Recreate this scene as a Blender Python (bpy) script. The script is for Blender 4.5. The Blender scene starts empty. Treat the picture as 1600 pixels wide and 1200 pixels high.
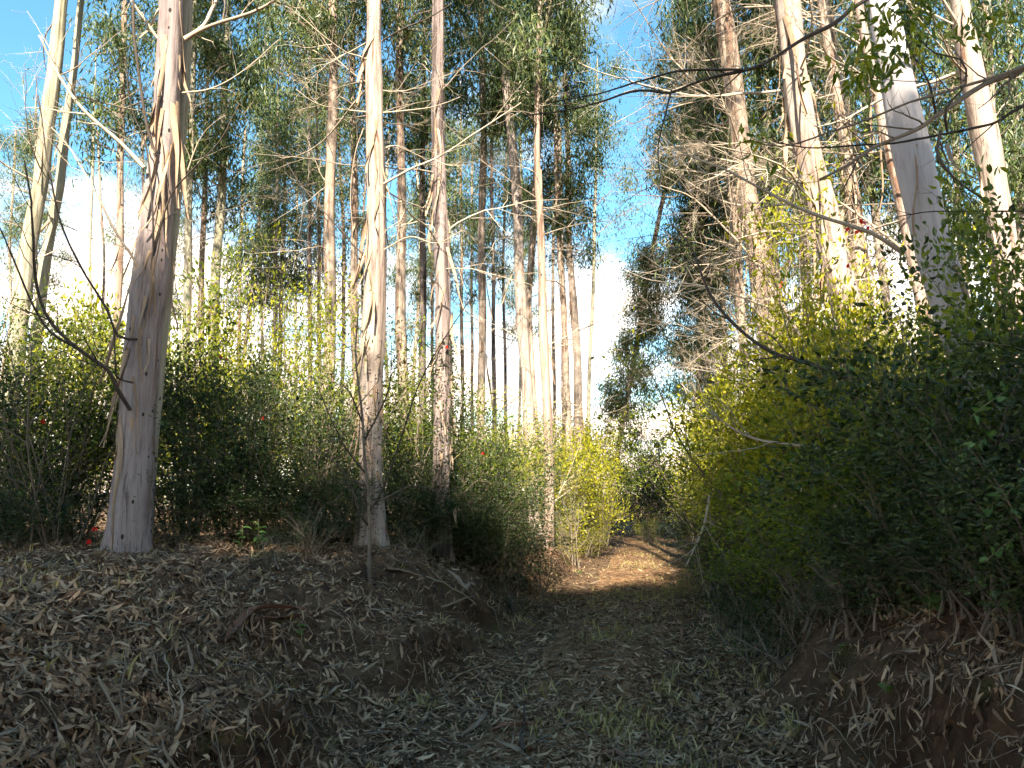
import bpy, math, random
import numpy as np
from mathutils import Vector, Matrix

# ------------------------------------------------------------------ camera, world, sun, exposure
scene = bpy.context.scene
COL = scene.collection
R = math.radians
CAM = np.array([0.0, 0.0, 1.6])
FPX = 1208.0                      # focal length in pixels of the 1600 px wide photograph
PITCH = math.atan(170.0 / FPX)    # camera tilted up: eye-level row at y = 770
cam_d = bpy.data.cameras.new('camera')
cam_d.sensor_width = 36.0
cam_d.lens = 36.0 * FPX / 1600.0
cam_d.clip_start = 0.05
cam_d.clip_end = 1500.0
cam = bpy.data.objects.new('camera', cam_d)
COL.objects.link(cam)
cam.location = CAM
cam.rotation_euler = (math.pi / 2 + PITCH, 0, 0)
scene.camera = cam

SUN_EL, SUN_AZ = R(38.0), R(-4.0)       # sun stands behind the camera
world = bpy.data.worlds.new('World')
scene.world = world
world.use_nodes = True
wn, wl = world.node_tree.nodes, world.node_tree.links
wn.clear()
w_out = wn.new('ShaderNodeOutputWorld')
w_bg = wn.new('ShaderNodeBackground')
w_bg.inputs['Strength'].default_value = 0.15
sky = wn.new('ShaderNodeTexSky')
sky.sky_type = 'NISHITA'
sky.sun_disc = False
sky.sun_elevation = SUN_EL
sky.sun_rotation = math.pi - SUN_AZ
sky.air_density = 1.0
sky.dust_density = 0.3
sky.ozone_density = 1.6
w_tc = wn.new('ShaderNodeTexCoord')
w_sep = wn.new('ShaderNodeSeparateXYZ')
wl.new(w_tc.outputs['Generated'], w_sep.inputs[0])
w_zz = wn.new('ShaderNodeMath'); w_zz.operation = 'ADD'; w_zz.inputs[1].default_value = 0.22
wl.new(w_sep.outputs['Z'], w_zz.inputs[0])
w_dx = wn.new('ShaderNodeMath'); w_dx.operation = 'DIVIDE'
w_dy = wn.new('ShaderNodeMath'); w_dy.operation = 'DIVIDE'
wl.new(w_sep.outputs['X'], w_dx.inputs[0]); wl.new(w_zz.outputs[0], w_dx.inputs[1])
wl.new(w_sep.outputs['Y'], w_dy.inputs[0]); wl.new(w_zz.outputs[0], w_dy.inputs[1])
w_cmb = wn.new('ShaderNodeCombineXYZ')
wl.new(w_dx.outputs[0], w_cmb.inputs[0]); wl.new(w_dy.outputs[0], w_cmb.inputs[1])
w_noi = wn.new('ShaderNodeTexNoise')
w_noi.inputs['Scale'].default_value = 1.35
w_noi.inputs['Detail'].default_value = 8.0
w_noi.inputs['Roughness'].default_value = 0.58
wl.new(w_cmb.outputs[0], w_noi.inputs['Vector'])
w_low = wn.new('ShaderNodeMapRange')             # cloud banks thicken toward the horizon
w_low.inputs['From Min'].default_value = 0.05; w_low.inputs['From Max'].default_value = 0.50
w_low.inputs['To Min'].default_value = 0.22; w_low.inputs['To Max'].default_value = -0.06
wl.new(w_sep.outputs['Z'], w_low.inputs['Value'])
w_add = wn.new('ShaderNodeMath'); w_add.operation = 'ADD'
wl.new(w_noi.outputs['Fac'], w_add.inputs[0]); wl.new(w_low.outputs[0], w_add.inputs[1])
w_rmp = wn.new('ShaderNodeMapRange')
w_rmp.interpolation_type = 'SMOOTHSTEP'
w_rmp.inputs['From Min'].default_value = 0.50; w_rmp.inputs['From Max'].default_value = 0.74
wl.new(w_add.outputs[0], w_rmp.inputs['Value'])
w_hsv = wn.new('ShaderNodeMix'); w_hsv.data_type = 'RGBA'; w_hsv.blend_type = 'MULTIPLY'
w_hsv.inputs[0].default_value = 1.0
w_hsv.inputs[7].default_value = (0.34, 0.55, 0.54, 1)
wl.new(sky.outputs[0], w_hsv.inputs[6])
w_mix = wn.new('ShaderNodeMix'); w_mix.data_type = 'RGBA'
w_mix.inputs[7].default_value = (5.2, 4.2, 3.4, 1)
wl.new(w_rmp.outputs[0], w_mix.inputs[0]); wl.new(w_hsv.outputs[2], w_mix.inputs[6])
wl.new(w_mix.outputs[2], w_bg.inputs['Color'])
wl.new(w_bg.outputs[0], w_out.inputs['Surface'])

sun_d = bpy.data.lights.new('sun', 'SUN')
sun_d.energy = 5.0
sun_d.angle = R(0.53)
sun_d.color = (1.0, 0.90, 0.74)
sun = bpy.data.objects.new('sun', sun_d)
COL.objects.link(sun)
SUN_DIR = Vector((-math.sin(SUN_AZ) * math.cos(SUN_EL), math.cos(SUN_AZ) * math.cos(SUN_EL), -math.sin(SUN_EL)))
sun.rotation_euler = SUN_DIR.to_track_quat('-Z', 'Y').to_euler()
sun.location = (5, -20, 30)
scene.view_settings.view_transform = 'Standard'
scene.view_settings.look = 'None'
scene.view_settings.exposure = 2.15
scene.view_settings.gamma = 1.0
try:
    scene.view_settings.use_curve_mapping = False
except Exception:
    pass
scene.render.engine = 'CYCLES'
scene.cycles.max_bounces = 4
scene.cycles.diffuse_bounces = 2
scene.cycles.glossy_bounces = 2
scene.cycles.transmission_bounces = 3
scene.cycles.transparent_max_bounces = 4
scene.cycles.use_adaptive_sampling = True
scene.cycles.adaptive_threshold = 0.02
scene.cycles.adaptive_min_samples = 12

# ------------------------------------------------------------------ helpers
def rng_of(seed):
    return np.random.default_rng(seed)

def P(px, py, y):
    """World point on the sight line of photograph pixel (px, py) at world distance y."""
    cx, cy = (px - 800.0) / FPX, (600.0 - py) / FPX
    c, s = math.cos(PITCH), math.sin(PITCH)
    d = np.array([cx, c - s * cy, s + c * cy])
    return CAM + d * (y / d[1])

_perm = np.random.default_rng(5).random((256, 256))
def vnoise(x, y):
    x = np.asarray(x, float); y = np.asarray(y, float)
    xi, yi = np.floor(x).astype(int), np.floor(y).astype(int)
    fx, fy = x - xi, y - yi
    fx, fy = fx * fx * (3 - 2 * fx), fy * fy * (3 - 2 * fy)
    a = _perm[xi & 255, yi & 255]; b = _perm[(xi + 1) & 255, yi & 255]
    c = _perm[xi & 255, (yi + 1) & 255]; d = _perm[(xi + 1) & 255, (yi + 1) & 255]
    return (a + (b - a) * fx) * (1 - fy) + (c + (d - c) * fx) * fy - 0.5
def fbm(x, y, o=4):
    s = 0.0; a = 1.0
    for i in range(o):
        s = s + a * vnoise(np.asarray(x) * 2 ** i + 17.3 * i, np.asarray(y) * 2 ** i + 5.1 * i); a *= 0.5
    return s
def ss(t, a, b):
    t = np.clip((t - a) / (b - a), 0, 1)
    return t * t * (3 - 2 * t)

def trail_x(y):
    y = np.asarray(y, float)
    return -0.49 + 0.187 * y
def terrain(x, y):
    x = np.asarray(x, float); y = np.asarray(y, float)
    o = x - trail_x(y)
    near = np.exp(-((np.hypot(x, y)) / 90.0) ** 2)
    wig = 0.30 * vnoise(y * 0.55, 3.0) + 0.22 * vnoise(y * 1.5, 9.0) + 0.20 * vnoise(x * 2.2, y * 2.9)
    wig2 = 0.42 * vnoise(y * 0.6, 33.0) + 0.34 * vnoise(y * 1.6, 39.0) + 0.22 * vnoise(x * 2.1, y * 2.7 + 50)
    tl = -o - 1.45 + wig + 0.012 * np.clip(y, 0, 40)
    tr = o - 1.44 + 0.8 * wig2 + 0.010 * np.clip(y, 0, 40)
    face = np.clip(0.24 + 0.5 * vnoise(y * 0.7, 21.0), 0.04, 0.5)
    zl = face * ss(tl, 0.05, 0.45) + (0.92 - face) * ss(tl, -0.1, 1.9)
    face2 = np.clip(0.45 + 0.5 * vnoise(y * 0.6, 61.0), 0.2, 0.7)
    zr = face2 * ss(tr, 0.1, 0.6) + (0.95 - face2) * ss(tr, -0.1, 1.3) + 0.42 * ss(tr, 0.5, 2.8) + 0.9 * ss(tr, 2.5, 9.0)
    z = zl + zr
    side = np.maximum(ss(tl, 0, .5), ss(tr, 0, .5))
    z = z + side * (0.16 * fbm(x * 0.55, y * 0.55, 3) + 0.13 * fbm(x * 2.3, y * 2.3, 4) + 0.05 * fbm(x * 9.0, y * 9.0, 2))
    z = z + (1 - side) * (0.05 * fbm(x * 0.9, y * 0.7, 3) + 0.03 * np.exp(-(o / 0.35) ** 2) - 0.035 * np.exp(-((np.abs(o) - 0.75) / 0.25) ** 2))
    return z * near
def T(x, y):
    return float(terrain(x, y))
def normal_at(x, y):
    e = 0.05
    dx = (terrain(x + e, y) - terrain(x - e, y)) / (2 * e)
    dy = (terrain(x, y + e) - terrain(x, y - e)) / (2 * e)
    n = np.stack([-dx, -dy, np.ones_like(dx)], -1)
    return n / np.linalg.norm(n, axis=-1, keepdims=True)
def G(px, py):
    """Where the sight line of a pixel meets the ground."""
    d = P(px, py, 1.0) - CAM
    t = 1.5
    while t < 90:
        p = CAM + d * t
        if p[2] < T(p[0], p[1]):
            return p
        t += 0.02
    return CAM + d * 20

class Acc:
    def __init__(self):
        self.v = []; self.q = []; self.t = []; self.n = 0
    def add(self, v, q=None, t=None):
        v = np.asarray(v, float).reshape(-1, 3)
        self.v.append(v)
        if q is not None and len(q): self.q.append(np.asarray(q, np.int64).reshape(-1, 4) + self.n)
        if t is not None and len(t): self.t.append(np.asarray(t, np.int64).reshape(-1, 3) + self.n)
        self.n += len(v)
    def mesh(self, name, mat, smooth=False):
        V = np.concatenate(self.v) if self.v else np.zeros((0, 3))
        Q = np.concatenate(self.q) if self.q else np.zeros((0, 4), np.int64)
        Tt = np.concatenate(self.t) if self.t else np.zeros((0, 3), np.int64)
        me = bpy.data.meshes.new(name)
        me.vertices.add(len(V)); me.vertices.foreach_set('co', V.astype(np.float32).ravel())
        nl = Q.size + Tt.size
        me.loops.add(nl)
        me.loops.foreach_set('vertex_index', np.concatenate([Q.ravel(), Tt.ravel()]).astype(np.int32))
        me.polygons.add(len(Q) + len(Tt))
        st = np.concatenate([np.arange(len(Q)) * 4, Q.size + np.arange(len(Tt)) * 3]).astype(np.int32)
        me.polygons.foreach_set('loop_start', st)
        me.polygons.foreach_set('use_smooth', np.full(len(Q) + len(Tt), smooth))
        me.update(calc_edges=True)
        me.validate()
        me.materials.append(mat)
        return me

def link(name, me, parent=None, loc=(0, 0, 0), rot=(0, 0, 0), scale=(1, 1, 1)):
    o = bpy.data.objects.new(name, me)
    COL.objects.link(o)
    o.parent = parent
    o.location = loc; o.rotation_euler = rot; o.scale = scale
    return o
def tag(o, label, cat, group=None, kind=None):
    o['label'] = label; o['category'] = cat
    if group: o['group'] = group
    if kind: o['kind'] = kind
    return o
def thing(name, label, cat, loc, group=None):
    o = link(name, None, None, loc)
    return tag(o, label, cat, group)

def unit(v):
    return v / (np.linalg.norm(v, axis=-1, keepdims=True) + 1e-9)
def tube(acc, pts, rad, sides=5, cap=True):
    pts = np.asarray(pts, float); rad = np.asarray(rad, float)
    n = len(pts)
    tan = unit(np.gradient(pts, axis=0))
    ref = np.array([0.31, 0.87, 0.38]) if abs(tan[0] @ np.array([0.31, 0.87, 0.38])) < 0.9 else np.array([0.9, -0.2, 0.3])
    u = unit(np.cross(tan, ref)); w = np.cross(tan, u)
    a = np.arange(sides) / sides * 2 * np.pi
    ring = pts[:, None, :] + rad[:, None, None] * (np.cos(a)[None, :, None] * u[:, None, :] + np.sin(a)[None, :, None] * w[:, None, :])
    i = np.arange(n - 1)[:, None] * sides; j = np.arange(sides)[None, :]; k = (j + 1) % sides
    q = np.stack([i + j, i + k, i + sides + k, i + sides + j], -1)
    V = ring.reshape(-1, 3); t = None
    if cap:
        V = np.concatenate([V, pts[-1:] + tan[-1:] * rad[-1]])
        b = (n - 1) * sides; jj = np.arange(sides)
        t = np.stack([b + jj, b + (jj + 1) % sides, np.full(sides, n * sides)], -1)
    acc.add(V, q, t)
def spline(ctrl, step=0.08):
    c = np.asarray(ctrl, float)
    if len(c) == 2:
        n = max(2, int(np.linalg.norm(c[1] - c[0]) / step) + 1)
        return c[0] + (c[1] - c[0]) * np.linspace(0, 1, n)[:, None]
    p = np.vstack([2 * c[0] - c[1], c, 2 * c[-1] - c[-2]])
    out = []
    for i in range(1, len(p) - 2):
        n = max(2, int(np.linalg.norm(p[i + 1] - p[i]) / step))
        t = np.linspace(0, 1, n, endpoint=False)[:, None]
        out.append(0.5 * ((2 * p[i]) + (-p[i - 1] + p[i + 1]) * t + (2 * p[i - 1] - 5 * p[i] + 4 * p[i + 1] - p[i + 2]) * t ** 2 + (-p[i - 1] + 3 * p[i] - 3 * p[i + 1] + p[i + 2]) * t ** 3))
    out.append(c[-1:])
    return np.vstack(out)

def leaves(acc, c, d, L, W, rg, fold=0.25, droop=0.15, six=False):
    """Leaf blades: base points c, directions d, lengths L, widths W."""
    n = len(c); d = unit(d)
    s = unit(np.cross(d, rg.normal(size=(n, 3))))
    up = np.cross(s, d)
    L = np.asarray(L)[:, None] if np.ndim(L) else np.full((n, 1), L)
    W = np.asarray(W)[:, None] if np.ndim(W) else np.full((n, 1), W)
    if not six:
        m = c + d * L * 0.45
        f = up * W * fold
        tip = c + d * L - up * L * droop
        V = np.stack([c, m + s * W / 2 + f, tip, m - s * W / 2 + f], 1)
        acc.add(V.reshape(-1, 3), np.arange(n * 4).reshape(n, 4))
    else:
        a = c + d * L * 0.30; b = c + d * L * 0.68 - up * L * droop * 0.4
        tip = c + d * L - up * L * droop
        f = up * W * fold
        V = np.stack([c, a + s * W / 2 + f, b + s * W * .42 + f, tip, b - s * W * .42 + f, a - s * W / 2 + f], 1)
        i = np.arange(n)[:, None] * 6
        acc.add(V.reshape(-1, 3), np.concatenate([i + [[0, 1, 2, 3]], i + [[0, 3, 4, 5]]]))

# ------------------------------------------------------------------ materials
def new_mat(name):
    m = bpy.data.materials.new(name); m.use_nodes = True
    nt = m.node_tree; nt.nodes.clear()
    return m, nt.nodes, nt.links
def ramp(n, stops, interp='LINEAR'):
    r = n.new('ShaderNodeValToRGB'); r.color_ramp.interpolation = interp
    e = r.color_ramp.elements
    while len(e) > 1: e.remove(e[-1])
    e[0].position = stops[0][0]; e[0].color = (*stops[0][1], 1)
    for p, c in stops[1:]:
        x = e.new(p); x.color = (*c, 1)
    return r
def noise(n, l, vec, scale, detail=4, rough=0.55, dist=0.0):
    t = n.new('ShaderNodeTexNoise'); t.inputs['Scale'].default_value = scale; t.inputs['Detail'].default_value = detail
    t.inputs['Roughness'].default_value = rough; t.inputs['Distortion'].default_value = dist
    if vec is not None: l.new(vec, t.inputs['Vector'])
    return t
def mapping(n, l, scale, src='Object'):
    tc = n.new('ShaderNodeTexCoord'); mp = n.new('ShaderNodeMapping'); mp.inputs['Scale'].default_value = scale
    l.new(tc.outputs[src], mp.inputs['Vector'])
    return mp.outputs[0]
def mixc(n, l, fac, a, b, mode='MIX'):
    m = n.new('ShaderNodeMix'); m.data_type = 'RGBA'; m.blend_type = mode
    for inp, v in ((m.inputs[0], fac), (m.inputs[6], a), (m.inputs[7], b)):
        if isinstance(v, (int, float)): inp.default_value = v
        elif isinstance(v, tuple): inp.default_value = (*v, 1)
        else: l.new(v, inp)
    return m.outputs[2]
def math_(n, l, op, a, b=0.5, clamp=False):
    m = n.new('ShaderNodeMath'); m.operation = op; m.use_clamp = clamp
    for inp, v in ((m.inputs[0], a), (m.inputs[1], b)):
        if isinstance(v, (int, float)): inp.default_value = v
        else: l.new(v, inp)
    return m.outputs[0]
def leaf_mat(name, stops, transl=0.35, rough=0.45, spec=0.35):
    m, n, l = new_mat(name)
    geo = n.new('ShaderNodeNewGeometry'); oi = n.new('ShaderNodeObjectInfo')
    v = math_(n, l, 'ADD', math_(n, l, 'MULTIPLY', geo.outputs['Random Per Island'], 0.82), math_(n, l, 'MULTIPLY', oi.outputs['Random'], 0.18))
    r = ramp(n, stops); l.new(v, r.inputs[0])
    b = n.new('ShaderNodeBsdfPrincipled'); b.inputs['Roughness'].default_value = rough
    b.inputs['Specular IOR Level'].default_value = spec
    l.new(r.outputs[0], b.inputs['Base Color'])
    out = n.new('ShaderNodeOutputMaterial')
    if transl > 0:
        tr = n.new('ShaderNodeBsdfTranslucent')
        l.new(mixc(n, l, 1.0, r.outputs[0], (1.5, 1.6, 0.6), 'MULTIPLY'), tr.inputs['Color'])
        ms = n.new('ShaderNodeMixShader'); ms.inputs[0].default_value = transl
        l.new(b.outputs[0], ms.inputs[1]); l.new(tr.outputs[0], ms.inputs[2]); l.new(ms.outputs[0], out.inputs[0])
    else:
        l.new(b.outputs[0], out.inputs[0])
    return m
def bark_mat(name, stops, peel, peel_amt, holes=False, bump=0.5, crack=0.75):
    stops = [(p, (c[0] * 0.68, c[1] * 0.66, c[2] * 0.70)) for p, c in stops]
    m, n, l = new_mat(name)
    streak = noise(n, l, mapping(n, l, (14, 14, 0.55)), 1.0, 6, 0.62, 0.6)
    patch = noise(n, l, mapping(n, l, (3.2, 3.2, 0.9)), 1.3, 5, 0.6, 0.4)
    fine = noise(n, l, mapping(n, l, (40, 40, 6)), 1.0, 4, 0.6)
    oi = n.new('ShaderNodeObjectInfo')
    v = math_(n, l, 'ADD', math_(n, l, 'MULTIPLY', streak.outputs['Fac'], 0.55), math_(n, l, 'MULTIPLY', patch.outputs['Fac'], 0.45))
    v = math_(n, l, 'ADD', v, math_(n, l, 'MULTIPLY', math_(n, l, 'SUBTRACT', oi.outputs['Random'], 0.5), 0.08))
    r = ramp(n, stops); l.new(v, r.inputs[0])
    col = mixc(n, l, math_(n, l, 'MULTIPLY', fine.outputs['Fac'], 0.35), r.outputs[0], mixc(n, l, 1.0, r.outputs[0], (0.55, 0.5, 0.45), 'MULTIPLY'))
    # strips of old bark still clinging, ragged vertical patches
    st2 = noise(n, l, mapping(n, l, (7, 7, 0.28)), 1.0, 5, 0.65, 0.9)
    pm = n.new('ShaderNodeMapRange'); pm.inputs['From Min'].default_value = 1 - peel_amt; pm.inputs['From Max'].default_value = 1 - peel_amt + 0.05
    l.new(math_(n, l, 'ADD', math_(n, l, 'MULTIPLY', st2.outputs['Fac'], 0.6), math_(n, l, 'MULTIPLY', patch.outputs['Fac'], 0.4)), pm.inputs['Value'])
    col = mixc(n, l, pm.outputs[0], col, mixc(n, l, streak.outputs['Fac'], peel, tuple(c * 2.1 for c in peel)))
    cr = noise(n, l, mapping(n, l, (24, 24, 0.8)), 1.0, 5, 0.7, 1.2)
    cm = n.new('ShaderNodeMapRange'); cm.inputs['From Min'].default_value = 0.56; cm.inputs['From Max'].default_value = 0.66; cm.inputs['To Max'].default_value = crack
    l.new(cr.outputs['Fac'], cm.inputs['Value'])
    col = mixc(n, l, cm.outputs[0], col, (0.055, 0.036, 0.027))
    if holes:
        vo = n.new('ShaderNodeTexVoronoi'); vo.inputs['Scale'].default_value = 1.0
        l.new(mapping(n, l, (15, 15, 8.5)), vo.inputs['Vector'])
        sc = n.new('ShaderNodeSeparateColor'); l.new(vo.outputs['Color'], sc.inputs[0])
        rad = math_(n, l, 'MULTIPLY', math_(n, l, 'SUBTRACT', sc.outputs[0], 0.55), 0.62)
        hm = n.new('ShaderNodeMapRange'); hm.inputs['From Min'].default_value = 0.0; hm.inputs['From Max'].default_value = 0.03
        l.new(math_(n, l, 'SUBTRACT', rad, vo.outputs['Distance']), hm.inputs['Value'])
        col = mixc(n, l, hm.outputs[0], col, (0.018, 0.013, 0.012))
    b = n.new('ShaderNodeBsdfPrincipled'); b.inputs['Roughness'].default_value = 0.75; b.inputs['Specular IOR Level'].default_value = 0.25
    l.new(col, b.inputs['Base Color'])
    bp = n.new('ShaderNodeBump'); bp.inputs['Strength'].default_value = bump; bp.inputs['Distance'].default_value = 0.02
    h = math_(n, l, 'ADD', math_(n, l, 'MULTIPLY', streak.outputs['Fac'], 1.0), math_(n, l, 'MULTIPLY', pm.outputs[0], 0.35))
    l.new(h, bp.inputs['Height']); l.new(bp.outputs[0], b.inputs['Normal'])
    out = n.new('ShaderNodeOutputMaterial'); l.new(b.outputs[0], out.inputs[0])
    return m
def wood_mat(name, a, b_):
    m, n, l = new_mat(name)
    oi = n.new('ShaderNodeObjectInfo'); geo = n.new('ShaderNodeNewGeometry')
    t = noise(n, l, mapping(n, l, (9, 9, 9)), 1.0, 4)
    f = math_(n, l, 'ADD', math_(n, l, 'MULTIPLY', oi.outputs['Random'], 0.45), math_(n, l, 'MULTIPLY', geo.outputs['Random Per Island'], 0.2))
    f = math_(n, l, 'ADD', f, math_(n, l, 'MULTIPLY', t.outputs['Fac'], 0.45), True)
    r = ramp(n, [(0.15, a), (0.85, b_)]); l.new(f, r.inputs[0])
    b = n.new('ShaderNodeBsdfPrincipled'); b.inputs['Roughness'].default_value = 0.8; b.inputs['Specular IOR Level'].default_value = 0.2
    l.new(r.outputs[0], b.inputs['Base Color'])
    out = n.new('ShaderNodeOutputMaterial'); l.new(b.outputs[0], out.inputs[0])
    return m

M = {}
M['pale'] = bark_mat('pale_bark', [(0.36, (0.20, 0.145, 0.11)), (0.44, (0.40, 0.31, 0.24)), (0.52, (0.58, 0.49, 0.38)), (0.60, (0.38, 0.32, 0.27)), (0.70, (0.24, 0.19, 0.165))], (0.10, 0.055, 0.035), 0.44, bump=0.8)
M['holes'] = bark_mat('pocked_bark', [(0.36, (0.20, 0.155, 0.14)), (0.44, (0.32, 0.26, 0.235)), (0.52, (0.45, 0.385, 0.33)), (0.60, (0.31, 0.265, 0.25)), (0.70, (0.22, 0.185, 0.175))], (0.09, 0.06, 0.045), 0.42, True, bump=0.8)
M['green'] = bark_mat('greenish_bark', [(0.36, (0.19, 0.17, 0.10)), (0.46, (0.38, 0.36, 0.23)), (0.55, (0.52, 0.48, 0.34)), (0.68, (0.27, 0.24, 0.17))], (0.13, 0.07, 0.04), 0.40)
M['shaggy'] = bark_mat('shaggy_bark', [(0.30, (0.24, 0.17, 0.12)), (0.45, (0.42, 0.32, 0.23)), (0.56, (0.58, 0.48, 0.36)), (0.75, (0.28, 0.21, 0.16))], (0.10, 0.06, 0.04), 0.48, bump=0.9)
M['dark'] = bark_mat('dark_bark', [(0.30, (0.13, 0.095, 0.08)), (0.46, (0.28, 0.22, 0.19)), (0.58, (0.44, 0.37, 0.32)), (0.75, (0.20, 0.155, 0.135))], (0.045, 0.032, 0.028), 0.50, bump=0.9)
M['white'] = bark_mat('smooth_white_bark', [(0.28, (0.34, 0.31, 0.29)), (0.42, (0.58, 0.55, 0.52)), (0.56, (0.68, 0.65, 0.62)), (0.68, (0.50, 0.46, 0.44)), (0.80, (0.30, 0.26, 0.25))], (0.17, 0.15, 0.11), 0.42, bump=0.2, crack=0.3)
M['strip'] = wood_mat('peeled_bark', (0.11, 0.06, 0.035), (0.46, 0.34, 0.23))
M['twig'] = wood_mat('dry_twig', (0.17, 0.12, 0.085), (0.50, 0.42, 0.32))
M['darktwig'] = wood_mat('dark_twig', (0.030, 0.024, 0.020), (0.10, 0.078, 0.062))
M['stick'] = wood_mat('forest_stick', (0.050, 0.034, 0.022), (0.28, 0.21, 0.145))
M['stem'] = wood_mat('shrub_stem', (0.055, 0.042, 0.03), (0.22, 0.175, 0.13))
M['moss'] = wood_mat('mossy_stem', (0.10, 0.09, 0.035), (0.26, 0.22, 0.12))
M['euc'] = leaf_mat('eucalyptus_leaf', [(0.0, (0.024, 0.046, 0.022)), (0.35, (0.054, 0.086, 0.032)), (0.7, (0.108, 0.140, 0.044)), (0.93, (0.18, 0.195, 0.062)), (1.0, (0.19, 0.13, 0.05))], 0.26, 0.42, 0.35)
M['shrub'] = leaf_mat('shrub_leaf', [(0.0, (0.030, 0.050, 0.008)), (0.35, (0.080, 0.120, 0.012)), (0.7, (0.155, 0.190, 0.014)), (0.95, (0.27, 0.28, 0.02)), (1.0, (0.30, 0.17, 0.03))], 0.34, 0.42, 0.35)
M['yshrub'] = leaf_mat('sunlit_shrub_leaf', [(0.0, (0.075, 0.090, 0.008)), (0.4, (0.20, 0.215, 0.012)), (0.8, (0.37, 0.345, 0.02)), (0.97, (0.45, 0.36, 0.035)), (1.0, (0.40, 0.20, 0.03))], 0.36, 0.45, 0.3)  # sunlit version of the shrub leaf, sun brightness mixed into its colour
M['dshrub'] = leaf_mat('shaded_shrub_leaf', [(0.0, (0.015, 0.025, 0.010)), (0.5, (0.032, 0.050, 0.016)), (0.9, (0.065, 0.095, 0.024)), (1.0, (0.12, 0.16, 0.04))], 0.22, 0.45, 0.3)  # shaded version of the shrub leaf, thicket shade mixed into its colour
M['broad'] = leaf_mat('broad_leaf', [(0.0, (0.06, 0.13, 0.035)), (1.0, (0.13, 0.24, 0.06))], 0.3, 0.4, 0.4)
M['litter'] = leaf_mat('fallen_leaf', [(0.0, (0.042, 0.022, 0.011)), (0.30, (0.105, 0.061, 0.033)), (0.55, (0.215, 0.136, 0.077)), (0.78, (0.35, 0.235, 0.14)), (0.9, (0.46, 0.335, 0.21)), (0.94, (0.22, 0.09, 0.045)), (0.975, (0.19, 0.19, 0.06)), (1.0, (0.36, 0.32, 0.25))], 0.0, 0.7, 0.2)
M['grass'] = leaf_mat('grass_blade', [(0.0, (0.11, 0.11, 0.03)), (0.3, (0.24, 0.20, 0.07)), (0.7, (0.40, 0.33, 0.16)), (1.0, (0.50, 0.42, 0.24))], 0.25, 0.5, 0.2)
M['red'] = leaf_mat('red_petal', [(0.0, (0.55, 0.012, 0.015)), (1.0, (0.75, 0.03, 0.02))], 0.3, 0.4, 0.3)

def ground_mat(name, trail=False):
    m, n, l = new_mat(name)
    vec = mapping(n, l, (1, 1, 1))
    big = noise(n, l, vec, 0.9, 5, 0.6); mid = noise(n, l, vec, 6.0, 6, 0.65, 0.3); fin = noise(n, l, vec, 45.0, 5, 0.7)
    r1 = ramp(n, [(0.28, (0.048, 0.029, 0.018)), (0.5, (0.115, 0.072, 0.044)), (0.72, (0.21, 0.143, 0.092))]); l.new(mid.outputs['Fac'], r1.inputs[0])
    if trail:
        red = ramp(n, [(0.3, (0.17, 0.088, 0.042)), (0.55, (0.34, 0.195, 0.095)), (0.75, (0.50, 0.34, 0.19))]); l.new(mid.outputs['Fac'], red.inputs[0])
        col = mixc(n, l, math_(n, l, 'MULTIPLY', big.outputs['Fac'], 1.1, True), r1.outputs[0], red.outputs[0])
    else:
        geo = n.new('ShaderNodeNewGeometry'); sp = n.new('ShaderNodeSeparateXYZ'); l.new(geo.outputs['Normal'], sp.inputs[0])
        earth = ramp(n, [(0.3, (0.030, 0.016, 0.009)), (0.52, (0.068, 0.036, 0.019)), (0.80, (0.15, 0.080, 0.038))]); l.new(mid.outputs['Fac'], earth.inputs[0])
        sl = n.new('ShaderNodeMapRange'); sl.inputs['From Min'].default_value = 0.90; sl.inputs['From Max'].default_value = 0.62
        l.new(math_(n, l, 'ADD', sp.outputs['Z'], math_(n, l, 'MULTIPLY', math_(n, l, 'SUBTRACT', big.outputs['Fac'], 0.5), 0.3)), sl.inputs['Value'])
        col = mixc(n, l, sl.outputs[0], r1.outputs[0], earth.outputs[0])
        moss = n.new('ShaderNodeMapRange'); moss.inputs['From Min'].default_value = 0.56; moss.inputs['From Max'].default_value = 0.66
        l.new(noise(n, l, vec, 2.3, 6, 0.65).outputs['Fac'], moss.inputs['Value'])
        col = mixc(n, l, math_(n, l, 'MULTIPLY', moss.outputs[0], 0.6), col, (0.06, 0.062, 0.014))
    col = mixc(n, l, math_(n, l, 'MULTIPLY', fin.outputs['Fac'], 0.7), col, mixc(n, l, 1.0, col, (0.42, 0.4, 0.38), 'MULTIPLY'))
    b = n.new('ShaderNodeBsdfPrincipled'); b.inputs['Roughness'].default_value = 0.95; b.inputs['Specular IOR Level'].default_value = 0.1
    l.new(col, b.inputs['Base Color'])
    bp = n.new('ShaderNodeBump'); bp.inputs['Strength'].default_value = 0.9; bp.inputs['Distance'].default_value = 0.03
    l.new(math_(n, l, 'ADD', mid.outputs['Fac'], math_(n, l, 'MULTIPLY', fin.outputs['Fac'], 0.4)), bp.inputs['Height']); l.new(bp.outputs[0], b.inputs['Normal'])
    out = n.new('ShaderNodeOutputMaterial'); l.new(b.outputs[0], out.inputs[0])
    return m
M['ground'] = ground_mat('forest_soil')
M['trail'] = ground_mat('trail_soil', True)

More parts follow.
